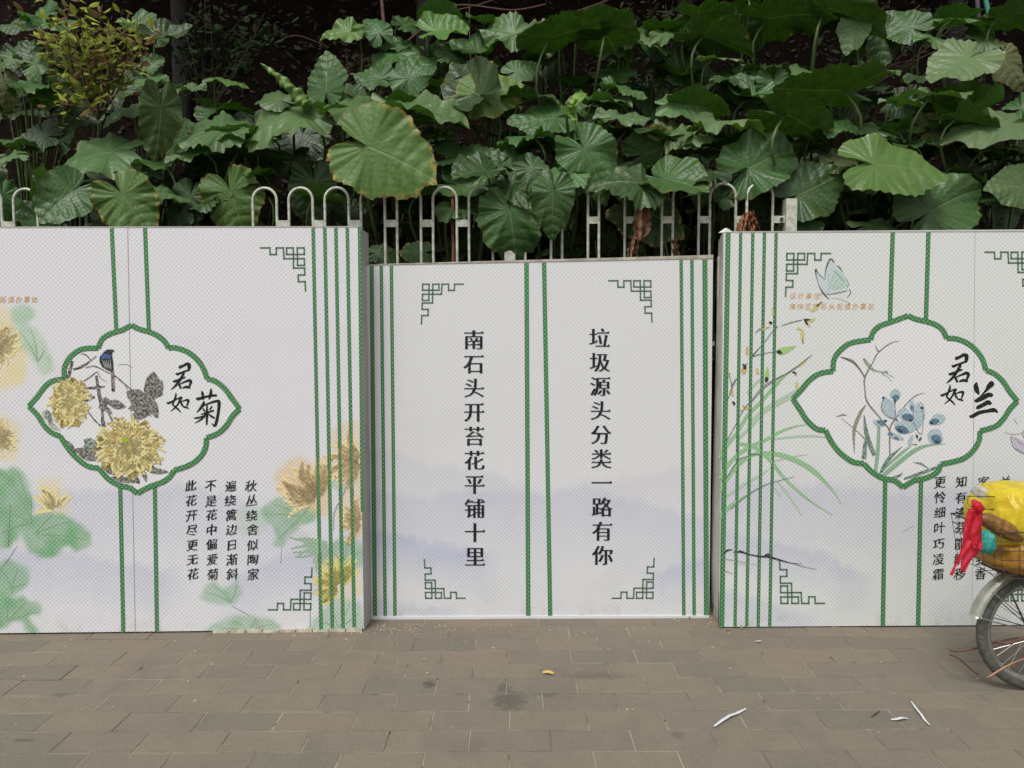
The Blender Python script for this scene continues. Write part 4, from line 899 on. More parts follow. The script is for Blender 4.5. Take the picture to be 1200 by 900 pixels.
# cx, cy (middle of the blade in the photograph), length px, tip direction, tilt back, turn, distance, tint, shape
LEAVES = '''
22 30 46 200 40 0 6.0 D n0
28 62 52 70 25 10 5.7 D n1
8 70 32 200 30 0 5.6 p w0
42 80 42 -60 20 -20 5.6 p n2
8 104 46 -80 0 20 5.6 o n3
45 160 52 180 25 0 5.3 d n4
72 155 52 80 15 0 5.35 D n5
10 183 42 200 55 0 4.95 p n6
110 180 112 184 48 0 4.95 p w1
155 200 44 0 60 0 4.9 p n1
74 232 76 -135 20 25 4.62 g f0
50 222 56 -110 10 -60 4.66 p f1
152 240 82 -55 8 10 4.64 y e2
185 226 60 25 55 0 4.8 p w0
188 142 88 -92 -8 35 4.9 b l0
145 130 52 205 48 0 5.3 p n3
172 96 48 200 55 0 5.5 p n4
177 76 36 60 15 0 5.6 p n5
187 40 44 60 25 40 5.9 p l1
107 137 40 -60 40 0 5.6 D n0
242 152 98 190 52 0 5.0 p w2
225 178 60 200 60 0 4.95 p n1
218 103 42 180 60 0 5.5 P n2
263 93 48 5 66 0 5.5 y n6
336 136 104 200 50 0 4.95 p w0
318 114 66 150 45 0 5.1 p n3
383 95 70 92 10 -25 5.1 g n4
283 165 42 -60 20 0 5.3 D n5
245 192 62 -90 20 0 5.2 d n0
221 240 60 -100 5 0 4.95 D n1
275 238 84 -70 0 0 4.93 y e1
368 228 78 -90 0 0 5.1 D n2
3 238 54 -90 0 30 4.9 g n3
350 168 80 -100 30 0 5.4 d n4
400 38 54 190 35 0 5.6 Y n5
440 32 48 120 18 0 5.7 g n6
520 35 62 15 38 0 5.5 Y f0
478 28 40 30 30 30 5.8 g n1
590 36 72 155 28 0 5.6 p n2
640 44 52 60 20 0 5.7 o n0
485 82 68 60 10 0 5.4 g n3
437 90 50 160 35 0 5.5 g n4
575 106 76 30 18 0 5.2 y e1
612 82 48 20 20 0 5.5 p n6
427 122 96 32 55 0 4.95 p w1
492 126 112 3 60 0 4.95 p n5
453 180 128 -22 6 0 4.58 Y e0
536 70 50 -35 25 40 5.5 D w2
528 98 56 -40 100 0 5.4 b n1
586 130 50 0 50 0 5.3 D n2
521 169 34 0 40 0 5.2 g n3
550 184 80 0 50 0 5.0 D n4
592 190 70 0 48 0 5.0 D n5
548 218 66 -10 35 0 4.9 g c0
545 242 72 0 60 0 4.85 g w0
600 263 92 -80 2 0 4.62 g w1
647 238 76 -96 0 0 4.56 g n6
693 188 92 -60 10 0 4.75 g n2
655 204 68 180 58 0 4.72 p w2
637 140 78 190 38 0 5.1 g n0
732 137 68 10 55 0 5.0 P n1
752 152 100 0 84 0 5.0 d n3
768 176 72 20 -25 0 5.0 g e2
790 156 78 55 52 0 5.0 P n5
803 124 68 0 40 0 5.1 p n6
762 248 92 -25 15 0 4.8 D e1
722 205 60 -60 30 0 4.95 D w1
662 38 116 -52 100 25 5.4 b l2
715 48 86 60 105 0 5.5 b n4
690 24 42 0 62 0 5.6 P n0
757 46 70 0 58 0 5.6 P w2
790 40 56 -10 55 0 5.6 p w1
712 62 40 180 50 0 5.6 P n2
708 118 54 0 80 0 5.2 D n3
622 112 66 -15 84 0 5.2 d n5
640 55 30 -100 10 0 5.9 D n1
828 22 86 10 102 0 5.6 b w0
838 46 92 20 103 0 5.5 b n2
872 10 50 90 110 0 5.7 b n3
918 18 100 -20 108 0 5.6 b w1
985 14 112 20 108 0 5.6 b n5
1000 34 56 -115 20 0 5.6 P n6
845 68 54 0 70 0 5.4 P n1
852 89 60 180 50 0 5.4 D w2
880 105 66 -40 15 0 5.4 g n0
905 105 56 -100 10 0 5.3 g n2
942 82 66 20 50 0 5.5 p n3
985 88 58 -20 72 0 5.4 P l0
968 106 116 180 106 0 5.1 b n4
936 140 128 28 108 0 4.85 b l1
858 142 96 0 76 0 4.9 P w0
857 162 62 180 100 0 4.95 b n6
815 157 54 20 45 0 4.9 p w1
825 176 66 -10 88 0 4.9 b n1
893 188 108 32 18 0 4.78 g n5
975 146 70 15 50 0 5.0 g n2
1026 150 66 0 55 0 5.1 D n3
1046 194 118 -4 34 0 4.68 Y n0
1106 238 118 32 8 0 4.78 g n2
950 222 92 25 20 0 4.85 D n4
985 188 52 30 40 0 4.95 o n5
895 245 68 -90 0 0 5.1 D n6
937 260 56 190 20 0 4.84 g n1
1040 264 86 0 62 0 4.85 p n3
832 228 62 165 40 0 4.8 D n2
1188 218 64 180 10 0 4.8 p n4
1165 145 118 185 52 0 4.9 P n6
1170 172 76 0 70 0 4.95 o n0
1132 140 74 0 100 0 4.92 b n5
1124 74 88 -142 42 -15 5.1 P n4
1106 110 104 22 70 0 5.0 P l2
1028 82 68 25 60 0 5.4 p l0
1060 118 54 10 80 0 5.3 P n1
1036 48 62 -90 10 0 5.8 D n2
1130 22 64 0 70 0 5.6 p n3
1098 44 50 30 50 0 5.6 p w1
1180 24 78 12 102 0 5.6 b n5
1160 44 56 20 40 0 5.6 p w2
1180 75 66 -60 15 0 5.5 o n6
1100 150 62 20 30 0 5.1 o e2
1122 176 84 -60 15 0 5.1 d n2
1180 252 44 -90 10 0 5.1 D n0
450 296 44 0 30 0 5.0 D n3
488 296 40 180 30 0 5.0 g e2
712 282 34 -80 0 0 5.2 D n5
740 292 44 -90 10 0 5.2 D n6
695 265 40 -70 10 0 5.3 d n1
668 290 40 -90 10 0 5.3 d n0
1015 210 66 200 40 0 5.0 D n1
330 185 70 200 40 0 5.3 d w0
120 212 60 -20 50 0 5.2 d n4
395 205 60 -60 20 0 5.2 d n5
1060 165 80 10 50 0 5.3 d n6
900 215 80 10 60 0 5.2 d n1
790 215 80 180 50 0 5.2 d n2
740 178 66 180 60 0 5.2 D n3
620 165 70 0 60 0 5.3 D w1
738 212 84 160 42 20 4.62 D w2
792 212 88 -30 50 -20 4.64 g f1
628 205 60 -60 20 0 4.64 D n3
558 200 70 200 55 20 4.64 D f0
822 203 64 190 60 0 4.64 d w1
600 222 60 -60 35 -20 4.66 D l1
210 262 50 -90 10 0 4.9 d n3
115 262 50 -90 10 0 4.95 d n3
660 170 60 0 60 0 5.2 D n0
30 130 46 20 50 0 5.7 d n2
85 120 40 200 50 0 5.8 d n3
250 130 40 20 60 0 5.8 d n5
'''
bases = []
for i, (px, py, lb) in enumerate(PLANTS):
    Yd = 5.45 + max(0, (230 - py)) / 230 * 1.0
    p = at(px + (random.random() - .5) * 20, py + 60, Yd)
    root = empty('elephant_ear_plant', (p.x, Yd, bank_z(p.x, Yd) - .02)); tag(root, lb, 'plant', 'elephant ear plants on the bank')
    bases.append([root, px, py, 0])
def leaf_obj(px, py, L, phi, tilt, turn, Y, tint, shape, jitter=0, rn=random):
    best = min(bases, key=lambda q: (q[1] - px) ** 2 + ((q[2] - py) * 1.15) ** 2)
    root = best[0]; best[3] += 1
    # leaf local: x tip, y width, z normal (towards the camera at tilt 0)
    base = Matrix(((1, 0, 0), (0, 0, -1), (0, 1, 0))).to_4x4()      # x->x, y->z, z->-y(camera)
    M = Matrix.Rotation(R(turn), 4, 'Z') @ Matrix.Rotation(-R(tilt), 4, 'X') @ base @ Matrix.Rotation(R(phi), 4, 'Z')
    s = L / F * Y / 1.46
    c = at(px, py, Y)
    off = M.to_3x3() @ Vector((.25, 0, 0)) * s
    pos = c - off
    o = bpy.data.objects.new('leaf', LV[shape]); COL.objects.link(o)
    o.parent = root
    o.location = pos - root.location; o.rotation_euler = M.to_euler(); o.scale = (s, s, s * (1 + rn.uniform(-.2, .3)))
    t = TINT[tint]; k = rn.uniform(.85, 1.15); o.color = (t[0] * k * rn.uniform(.9, 1.1), t[1] * k, t[2] * k, 1)
    # stalk from the leaf to the crown of the plant
    a = pos; bpt = root.location
    back = M.to_3x3() @ Vector((-.25, 0, -.55)) * s
    m1 = a + back + Vector((0, .05, -.04)); m2 = bpt * .6 + a * .4 + Vector((0, .12, -.10))
    pts = catmull([tuple(a - root.location), tuple(m1 - root.location), tuple(m2 - root.location), (rn.uniform(-.05, .05), rn.uniform(-.05, .05), 0)], 4)
    r0 = .0055 + .010 * s; mb = MB(); m = len(pts)
    mb.tube(pts, [r0 * (.75 + 1.0 * i / m) for i in range(m)], 6)
    mb.build('stalk', MST, root, True)
    return o
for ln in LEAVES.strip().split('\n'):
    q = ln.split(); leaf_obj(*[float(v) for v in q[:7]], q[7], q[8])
rm = random.Random(99)
for k in range(62):
    px = rm.uniform(-20, 1220); py = rm.uniform(95, 235)
    if 190 < px < 400 and py < 150: continue
    Y = 5.28 - (py - 95) / 140 * .30 + rm.uniform(-.05, .1)
    leaf_obj(px, py, rm.uniform(50, 88), rm.choice((0, 180, -40, -140, 30, 150)) + rm.uniform(-25, 25), rm.choice((35, 50, 62, 72, 85, 96)) + rm.uniform(-8, 8), rm.uniform(-40, 40), Y, rm.choice('ggDdpDg'), rm.choice(list(LV)[:15]), rn=rm)
for k in range(44):
    px = rm.uniform(0, 1210); py = rm.uniform(15, 130)
    if 205 < px < 400: continue
    leaf_obj(px, py, rm.uniform(44, 74), rm.choice((0, 180, -40, -140, 30, 150)) + rm.uniform(-25, 25), rm.choice((30, 45, 60, 75, 98)) + rm.uniform(-8, 8), rm.uniform(-40, 40), 5.75 + rm.uniform(-.1, .2), rm.choice('ggDdgDp'), rm.choice(list(LV)[:15]), rn=rm)
# deeper leaves, shade put into their dark tints, each hung on the nearest plant
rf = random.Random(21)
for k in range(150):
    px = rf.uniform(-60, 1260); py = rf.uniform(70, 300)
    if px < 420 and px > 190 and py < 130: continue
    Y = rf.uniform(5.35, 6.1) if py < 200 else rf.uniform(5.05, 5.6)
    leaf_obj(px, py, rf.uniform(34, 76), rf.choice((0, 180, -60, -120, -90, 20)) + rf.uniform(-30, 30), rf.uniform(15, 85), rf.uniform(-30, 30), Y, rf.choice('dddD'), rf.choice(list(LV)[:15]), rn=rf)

# furled new leaf: a tapered ribbed spindle
def furled(px0, py0, px1, py1, Y, w, name_mat, root, nlump=8):
    a, b_ = at(px0, py0, Y), at(px1, py1, Y); m = MB(); pts = []; rr = []
    N = 60
    for i in range(N + 1):
        t = i / N; p = a.lerp(b_, t); p.z += .02 * math.sin(math.pi * t)
        pts.append(p - root.location); env = (1 - t) ** .8 * .95 + .05
        rr.append(w * env * (.72 + .34 * abs(math.sin(math.pi * nlump * t ** .85))) * min(1, .5 + t * 12))
    m.tube(pts, rr, 10)
    V2 = []
    for i, v in enumerate(m.V):
        ring, k = divmod(i, 10); c_ = pts[min(ring, N)]
        tw = 1 + .28 * math.sin(k * 2 * math.pi / 10 * 2 + ring * .35)
        V2.append(tuple(c_ + (Vector(v) - c_) * tw))
    return mesh('furled_leaf', V2, m.F, name_mat, root, True)
MNEW = simple('lime_new_leaf', (.17, .30, .06), .4, nscale=25, namt=.25, trans=.25)
def nearest(px, py): return min(bases, key=lambda q: (q[1] - px) ** 2 + (q[2] - py) ** 2)[0]
furled(362, 127, 305, 74, 4.92, .052, MNEW, nearest(340, 115))
rt = nearest(695, 150)
cpt = [at(675, 160, 4.8), at(676, 142, 4.8), at(674, 128, 4.8)]
m = MB(); m.tube([p - rt.location for p in cpt], [.008, .007, .01], 6); m.build('young_stalk', MNEW, rt, True)
for (px, py, L, phi, tilt, turn) in ((666, 135, 22, 200, 20, 40), (678, 118, 24, 20, 30, -40), (672, 122, 16, 60, -10, 70)):
    o = leaf_obj(px, py, L, phi, tilt, turn, 4.8, 'Y', 'c1'); o.color = (.25, .42, .08, 1)

# withered leaves
MDRY = simple('withered_brown_leaf', (.27, .145, .075), .8, nscale=18, namt=.25, bump=.6)
def withered(px0, py0, px1, py1, Y, w, seed, root, mat=MDRY):
    rn = random.Random(seed); a, b_ = at(px0, py0, Y), at(px1, py1, Y); N, K = 14, 12; V = []; Fc = []
    d = (b_ - a); side = Vector((d.z, 0, -d.x)).normalized()
    for i in range(N + 1):
        t = i / N; env = w * (math.sin(math.pi * min(1, t * .86 + .1)) ** .6 + .08)
        for k in range(K + 1):
            s_ = k / K * 2 - 1
            V.append(tuple(a + d * t - root.location + side * s_ * env * (1 + .22 * rn.uniform(-1, 1)) + Vector((0, 1, 0)) * (.028 * math.sin(s_ * 6 + t * 5 + seed) + .014 * rn.uniform(-1, 1) - .02 * (1 - s_ * s_)) + Vector((0, 0, .006 * rn.uniform(-1, 1)))))
    for i in range(N):
        for k in range(K):
            q = i * (K + 1) + k; Fc.append((q, q + 1, q + K + 2, q + K + 1))
    return mesh('withered_leaf', V, Fc, mat, root, True)
rt = nearest(765, 250)
withered(756, 240, 748, 282, 4.62, .052, 1, rt); withered(745, 277, 737, 304, 4.66, .026, 2, rt); withered(788, 282, 795, 304, 4.72, .022, 3, rt)
withered(750, 276, 742, 302, 4.68, .02, 4, rt)
rt = nearest(875, 250)
MDR2 = simple('orange_brown_dry_leaf', (.36, .16, .07), .7, nscale=18, namt=.2, bump=.4)
withered(874, 250, 866, 275, 4.62, .02, 5, rt, MDR2); withered(876, 250, 880, 276, 4.61, .022, 6, rt, MDR2); withered(878, 248, 888, 272, 4.63, .012, 7, rt, MDR2)
withered(785, 188, 772, 206, 4.9, .03, 8, nearest(770, 235), simple('dusty_brown_leaf', (.14, .09, .06), .8, nscale=18))

# ---- small-leaved shrubs
def small_leaves(m, pts, rn, size, face_up=.5):
    for p in pts:
        L = size * rn.uniform(.6, 1.25); w = L * rn.uniform(.35, .55)
        d = Vector((rn.uniform(-1, 1), rn.uniform(-1, .6), rn.uniform(-.7, .7))).normalized()
        s_ = d.cross(Vector((rn.uniform(-.5, .5), rn.uniform(-.8, -.1), rn.uniform(.1, 1)))).normalized(); nn = d.cross(s_)
        m.add([p, p + d * L * .35 + s_ * w / 2 + nn * w * .15, p + d * L * .75 + s_ * w * .38 + nn * w * .1, p + d * L, p + d * L * .75 - s_ * w * .38 + nn * w * .1, p + d * L * .35 - s_ * w / 2 + nn * w * .15, p + d * L * .5 - nn * w * .1],
              [(0, 1, 6), (1, 2, 6), (2, 3, 6), (3, 4, 6), (4, 5, 6), (5, 0, 6)])
def shrub(name, label, base, sprays, Y, lsize, nper, mats, branch_mat, seed, spread=.07, dep=.35):
    rn = random.Random(seed); g = at(*base, Y + .1)
    root = empty(name, tuple(g)); tag(root, label, 'shrub')
    ms = [MB() for _ in mats]
    for (x, y) in sprays:
        e = at(x, y, Y + rn.uniform(-dep, dep)); mid = (e + g) / 2 + Vector((rn.uniform(-.1, .1), 0, rn.uniform(0, .15)))
        pts = [Vector(p) for p in catmull([tuple(g), tuple(mid), tuple(e)], 7)]
        b_ = MB(); b_.tube([p - root.location for p in pts], [.008 * (1 - .75 * i / len(pts)) for i in range(len(pts))], 5); b_.build('branch', branch_mat, root, True)
        for k in range(nper):
            t = rn.uniform(.55, 1.02); i = min(int(t * (len(pts) - 1)), len(pts) - 1)
            p = pts[i] + Vector((rn.gauss(0, spread), rn.gauss(0, spread), rn.gauss(0, spread * .8)))
            small_leaves(ms[rn.randrange(len(ms))], [p - root.location], rn, lsize)
    for m, mt in zip(ms, mats):
        o = m.build('foliage', mt, root); o['kind'] = 'stuff'
    return root
def lmat(name, c, tr=.25):
    m = simple(name, c, .8, nscale=9, namt=.2, trans=tr); m.node_tree.nodes['Principled BSDF'].inputs['Specular IOR Level'].default_value = .15; return m
shrub('leafy_shrub', 'bushy shrub with small yellow-green and reddish leaves at the top left', (115, 140),
      [(45, 28), (60, 50), (75, 8), (95, 20), (120, 5), (110, 40), (135, 30), (150, 45), (165, 20), (155, 65), (130, 62), (70, 75), (85, 95), (75, 120), (72, 135), (105, 70), (60, 22), (140, 80), (168, 35), (100, 100), (80, 45), (118, 112)],
      5.0, .075, 30, [lmat('yellow_green_small_leaf', (.26, .32, .05)), lmat('olive_small_leaf', (.13, .16, .035)), lmat('russet_small_leaf', (.22, .13, .06)), lmat('lime_small_leaf', (.40, .46, .07))], simple('brown_twig', (.07, .045, .03), .8), 3)
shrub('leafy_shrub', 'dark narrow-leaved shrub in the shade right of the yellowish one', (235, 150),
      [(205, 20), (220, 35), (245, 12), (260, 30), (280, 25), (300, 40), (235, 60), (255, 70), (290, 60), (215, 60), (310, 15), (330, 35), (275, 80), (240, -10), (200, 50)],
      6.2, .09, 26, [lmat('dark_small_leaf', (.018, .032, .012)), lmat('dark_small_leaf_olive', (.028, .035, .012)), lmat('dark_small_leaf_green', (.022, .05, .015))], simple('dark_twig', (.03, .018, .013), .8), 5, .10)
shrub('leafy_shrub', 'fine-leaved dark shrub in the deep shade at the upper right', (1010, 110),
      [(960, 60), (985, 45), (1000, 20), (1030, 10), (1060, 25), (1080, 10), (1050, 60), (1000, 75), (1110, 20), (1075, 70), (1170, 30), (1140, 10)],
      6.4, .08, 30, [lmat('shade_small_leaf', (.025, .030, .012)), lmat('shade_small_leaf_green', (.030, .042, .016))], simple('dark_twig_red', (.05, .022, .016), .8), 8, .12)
shrub('leafy_shrub', 'sparse speckled creeper on the bank above the centre right', (770, 110),
      [(740, 10), (760, 15), (780, 5), (795, 20), (770, 30), (750, 25), (800, 8), (735, 95), (720, 80), (700, 100), (690, 75), (760, 100)],
      6.5, .07, 26, [lmat('speck_leaf', (.06, .055, .03)), lmat('speck_leaf_green', (.03, .05, .02))], simple('dark_twig_red2', (.05, .022, .016), .8), 9, .10)
shrub('leafy_shrub', 'low dark creeper on the soil under the yellow-green leaf cluster', (420, 150),
      [(395, 75), (405, 60), (425, 65), (440, 72), (410, 95), (380, 60), (460, 100), (565, 120), (545, 135), (590, 140)],
      6.0, .06, 26, [lmat('creeper_leaf', (.035, .045, .02)), lmat('creeper_leaf_brown', (.06, .035, .02))], simple('dark_twig_red3', (.06, .028, .018), .8), 10, .10)
# bare reddish branches crossing the dark hollow
MR = simple('red_brown_branch', (.10, .045, .032), .8, nscale=20)
BRN = [('leaning bare red-brown stem above the yellow-green leaves at the top', [(452, 40, 5.9), (449, 20, 5.95), (446, -20, 6)], .017),
       ('arched bare branch behind the fan-shaped leaf', [(470, 55, 6.1), (520, 14, 6.15), (545, 6, 6.2), (600, 12, 6.25), (640, 5, 6.3)], .010),
       ('thin bare branch crossing the arched one at the top centre', [(480, 50, 6.3), (500, 22, 6.3), (560, 6, 6.3), (610, -12, 6.3)], .007),
       ('straight dry stick leaning beside the back-lit leaf', [(662, 18, 5.9), (700, 5, 5.95), (726, -6, 6)], .008),
       ('hanging bare vine behind the round brown-rimmed leaf', [(550, 5, 6.3), (551, 60, 6.2), (556, 110, 6.1)], .005),
       ('thin dry stick in the upper right shade', [(1052, 20, 6), (1085, 52, 5.9)], .006),
       ('slanting bare twig in the dark left of the furled leaf', [(330, 46, 6.5), (350, 42, 6.5), (385, 55, 6.5)], .005),
       ('upright red twig behind the top right leaves', [(1020, 60, 6.3), (1012, 20, 6.4), (1016, -20, 6.4)], .006),
       ('thin pale twig beside the far left leaves', [(8, 60, 5.9), (20, 80, 5.8), (37, 125, 5.6)], .006)]
for lb, pts, r in BRN:
    P = catmull([tuple(at(*p)) for p in pts], 6); m = MB(); N = len(P)
    m.tube(P, [r * (1 - .35 * i / N) for i in range(N)], 7)
    tag(m.build('bare_branch', MR, None, True), lb, 'branch')
# dead leaves and creepers littering the bank
m = MB(); m2 = MB(); rn = random.Random(77)
for k in range(9000):
    x = rn.uniform(-6.5, 6.5); y = 4.95 + rn.random() ** .8 * 4.6; p = Vector((x, y, bank_z(x, y) + rn.uniform(.0, .06)))
    small_leaves(m if rn.random() < .6 else m2, [p], rn, .07)
o = m.build('leaf_litter', simple('dead_leaf', (.045, .022, .014), .9, nscale=2, namt=.3)); tag(o, kind='stuff')
o = m2.build('ground_cover', simple('creeping_green', (.022, .035, .014), .7, nscale=2, namt=.3)); tag(o, kind='stuff')

# ---- poles
def pole(name, label, cat, pts, r, mat, n=10):
    m = MB(); m.tube([at(*p) for p in pts], r, n); o = m.build(name, mat, None, True); tag(o, label, cat); return o
pole('garden_pole', 'green painted garden pole leaning in the top right corner', 'pole', [(1148, -60, 5.75), (1155, 0, 5.75), (1162, 32, 5.75), (1166, 100, 5.75)], .017, simple('sea_green_paint', (.05, .26, .17), .4))
pole('garden_pole', 'dull grey garden pole just left of the green one', 'pole', [(1141, -60, 5.95), (1145, 0, 5.95), (1150, 60, 5.95)], .016, simple('grey_pole_paint', (.09, .09, .10), .6))
pole('rusty_rod', 'rusty red-brown rod standing behind the railing above the middle board', 'rod', [(530.5, 225, 4.80), (531.5, 330, 4.80), (532.5, 560, 4.80)], .010, simple('rust', (.23, .09, .05), .8, nscale=14, namt=.25))

# ------------------------------------------------------------------ white hooped railing
MWH = simple('greenish_white_paint', (.60, .63, .55), .45, nscale=30, bump=.15, col2=(.44, .42, .32))
FY = 4.72
def fence_panel(label, x0, n, step, width, ztop, post_x=None, zs=None):
    root = empty('hoop_railing', (x0, FY, 0)); tag(root, label, 'railing', 'white steel railing panels behind the boards')
    r = .0090; hm = None
    for k in range(n):
        hr = width / 2; pts = [(0, 0, .12), (0, 0, 1.4)] + [(hr - hr * math.cos(a), 0, ztop - hr + hr * math.sin(a)) for a in [math.pi * i / 14 for i in range(15)]] + [(width, 0, 1.4), (width, 0, .12)]
        if hm is None:
            m = MB(); m.tube(pts, r, 8); o = m.build('hoop', MWH, root, True); hm = o.data
        else: o = link('hoop', hm, root)
        o.location = (k * step, 0, 0)
        if k < n - 1 or post_x:
            for z in (ztop - .225, .35):
                m = MB(); x1 = (k + 1) * step - r if k < n - 1 else post_x - .03
                m.box((k * step + width + r * .6, -.008, z - .022), (x1 + r * .4, .008, z + .022)); m.build('cross_piece', MWH, root)
    if post_x:
        m = MB(); m.box((post_x - .034, -.034, .0), (post_x + .034, .034, ztop - .10)); m.build('post', MWH, root)
        m = MB(); m.tube([(post_x - .055, -.012, ztop - .225), (post_x - .055, -.02, ztop - .225)], .012, 8); m.build('bolt', simple('rusty_bolt', (.08, .05, .03), .6), root)
    return root
def fx(px, py=240): return at(px, py, FY).x
step = fx(458) - fx(415.8); wd = fx(409) - fx(381)
zt = at(395, 220, FY).z; zt2 = at(890, 215, FY).z
xL = fx(338.5) - 1 * step
fence_panel('left panel of white hooped railing, behind the left board and the rusty rod', xL, 7, step, wd, zt, 7 * step + .03)
step2 = fx(824) - fx(780.7); x0 = fx(875.2) - 6 * step2
fence_panel('middle panel of white hooped railing ending in a bolted square post', x0, 7, step2, fx(905.5) - fx(875.2), zt2, fx(925.5) - x0)
fence_panel('right panel of white hooped railing, nearly hidden behind the right board', fx(945), 12, step2, wd, zt2 - .335, None)
fence_panel('far left panel of white hooped railing with one clear hoop at the left edge', fx(16) - step * 2, 3, step, wd, zt, None)
fence_panel('short railing piece whose single hoop is half hidden by the broad notched leaf', fx(100.5), 2, step, wd, zt, None)

# ------------------------------------------------------------------ litter on the pavement
MPAP = simple('white_paper', (.60, .61, .63), .6)
def strip(name, label, cat, pts, w, mat, lift=.003):
    G = [ground(x, y, .004) for x, y in pts]; V = []; Fc = []
    for i, p in enumerate(G):
        d = (G[min(i + 1, len(G) - 1)] - G[max(i - 1, 0)]).normalized(); nn = Vector((-d.y, d.x, 0)) * w * (.6 if i in (0, len(G) - 1) else 1) / 2
        z = lift + .003 * ((i * 7) % 3)
        for zz_ in (z, z + .0012): V += [tuple(p + nn + Vector((0, 0, zz_))), tuple(p - nn + Vector((0, 0, zz_)))]
        if i:
            a = 4 * (i - 1); b_ = 4 * i
            Fc += [(a, a + 1, b_ + 1, b_), (a + 2, b_ + 2, b_ + 3, a + 3), (a, b_, b_ + 2, a + 2), (a + 1, a + 3, b_ + 3, b_ + 1)]
    e = 4 * (len(G) - 1); Fc += [(0, 2, 3, 1), (e, e + 1, e + 3, e + 2)]
    o = mesh(name, V, Fc, mat); tag(o, label, cat); return o
strip('paper_strip', 'longest white paper strip on the paving, creased in its middle', 'paper strip', [(837, 852), (846, 846), (855, 841), (864, 836.5), (874, 832)], .014, MPAP)
strip('paper_strip', 'thin twisted white paper strip nearest the bicycle', 'paper strip', [(1068, 823), (1073, 831), (1079, 839), (1084, 845), (1089, 851)], .010, MPAP)
strip('paper_strip', 'short white and green scrap between the two long paper strips', 'paper strip', [(1044, 844), (1050, 844.5), (1057, 843.5), (1064, 843)], .014, MPAP)
strip('fallen_leaf', 'small yellow fallen leaf on the paving near the centre', 'leaf', [(636, 789), (640, 788.5), (644, 789.5), (649, 790)], .030, simple('yellow_dead_leaf', (.58, .42, .12), .7))
strip('fallen_leaf', 'tiny pale leaf scrap on the paving before the right board', 'leaf', [(885, 752), (888, 752.5), (892, 753)], .014, simple('pale_scrap', (.55, .5, .38), .7))
strip('twig', 'small dark twig lying left of the short paper scrap', 'twig', [(1021, 841), (1026, 838), (1031, 835)], .006, MR)
rn = random.Random(5); m = MB()
for k in range(300):
    x = rn.uniform(-2.6, 2.6); y = rn.choice((rn.uniform(3.0, 4.3), 4.2 - rn.random() ** 2 * .25)); 
    if rn.random() < .35: x = rn.gauss(-.75, .28); y = rn.uniform(4.10, 4.28)
    if rn.random() < .12: x = rn.gauss(1.12, .1); y = rn.uniform(4.2, 4.42)
    L = rn.uniform(.003, .011); p = Vector((x, y, .002)); a = rn.uniform(0, 6.28)
    d = Vector((math.cos(a), math.sin(a), 0)) * L; s_ = Vector((-math.sin(a), math.cos(a), 0)) * L * rn.uniform(.2, .7)
    m.add([p - d - s_, p + d - s_ * .5, p + d * .6 + s_, p - d * .8 + s_, p + Vector((0, 0, L * .5))], [(0, 1, 4), (1, 2, 4), (2, 3, 4), (3, 0, 4)])
o = m.build('grit', simple('straw_grit', (.42, .34, .22), .8, nscale=3)); tag(o, kind='stuff')

# ------------------------------------------------------------------ shade trees whose crowns hang over the bank, above the picture
def shade_tree(label, x, y, lean, hc, rad, seed):
    rn = random.Random(seed); z0 = bank_z(x, y)
    root = empty('shade_tree', (x, y, z0)); tag(root, label, 'tree', 'shade trees on the hillside')
    P = catmull([(0, 0, -.1), (lean * .3, .1, 1.5), (lean, .1, hc - z0)], 6); m = MB(); N = len(P)
    m.tube(P, [.085 * (1 - .4 * i / N) for i in range(N)], 9); m.build('trunk', MTR, root, True)
    top = Vector(P[-1]); lv = MB()
    for k in range(7):
        a = k * .9 + rn.uniform(-.3, .3); L = rad * rn.uniform(.6, .95)
        e = top + Vector((math.cos(a) * L, math.sin(a) * L, rn.uniform(.3, 1.3))); q = catmull([tuple(top - Vector((0, 0, .3))), tuple((top + e) / 2 + Vector((0, 0, .3))), tuple(e)], 4)
        b_ = MB(); b_.tube(q, [.04 * (1 - .8 * i / len(q)) for i in range(len(q))], 6); b_.build('limb', MTR, root, True)
    for k in range(3200):
        u = rn.gauss(0, 1), rn.gauss(0, 1), rn.gauss(0, 1); q = Vector(u).normalized() * rad * rn.random() ** .4
        if noise.noise(Vector((q.x, q.y, q.z)) * 1.3 + Vector((seed, 0, 0))) < -.25: continue
        small_leaves(lv, [top + Vector((q.x, q.y, .9 + q.z * .42))], rn, .26)
    o = lv.build('crown', MCR, root); o['kind'] = 'stuff'
MTR = simple('dark_bark', (.018, .014, .012), .95, nscale=14, namt=.3, bump=.4)
MCR = simple('shade_tree_leaf', (.035, .07, .022), .6, nscale=2, namt=.25, trans=.15)
for i, (x, y, lean, hc, rad, lb) in enumerate(((-3.05, 7.0, -.2, 6.6, 2.3, 'slim dark tree trunk in the shade behind the yellowish shrub'), (-.86, 7.35, .15, 6.9, 2.4, 'slim dark tree trunk in the shade behind the fan-shaped leaf'),
        (1.75, 7.6, .1, 7.0, 2.4, 'dark tree trunk hidden behind the back-lit leaves'), (4.3, 7.3, .1, 6.8, 2.4, 'dark tree trunk behind the green garden pole'))):
    shade_tree(lb, x, y, lean, hc, rad, 40 + i)

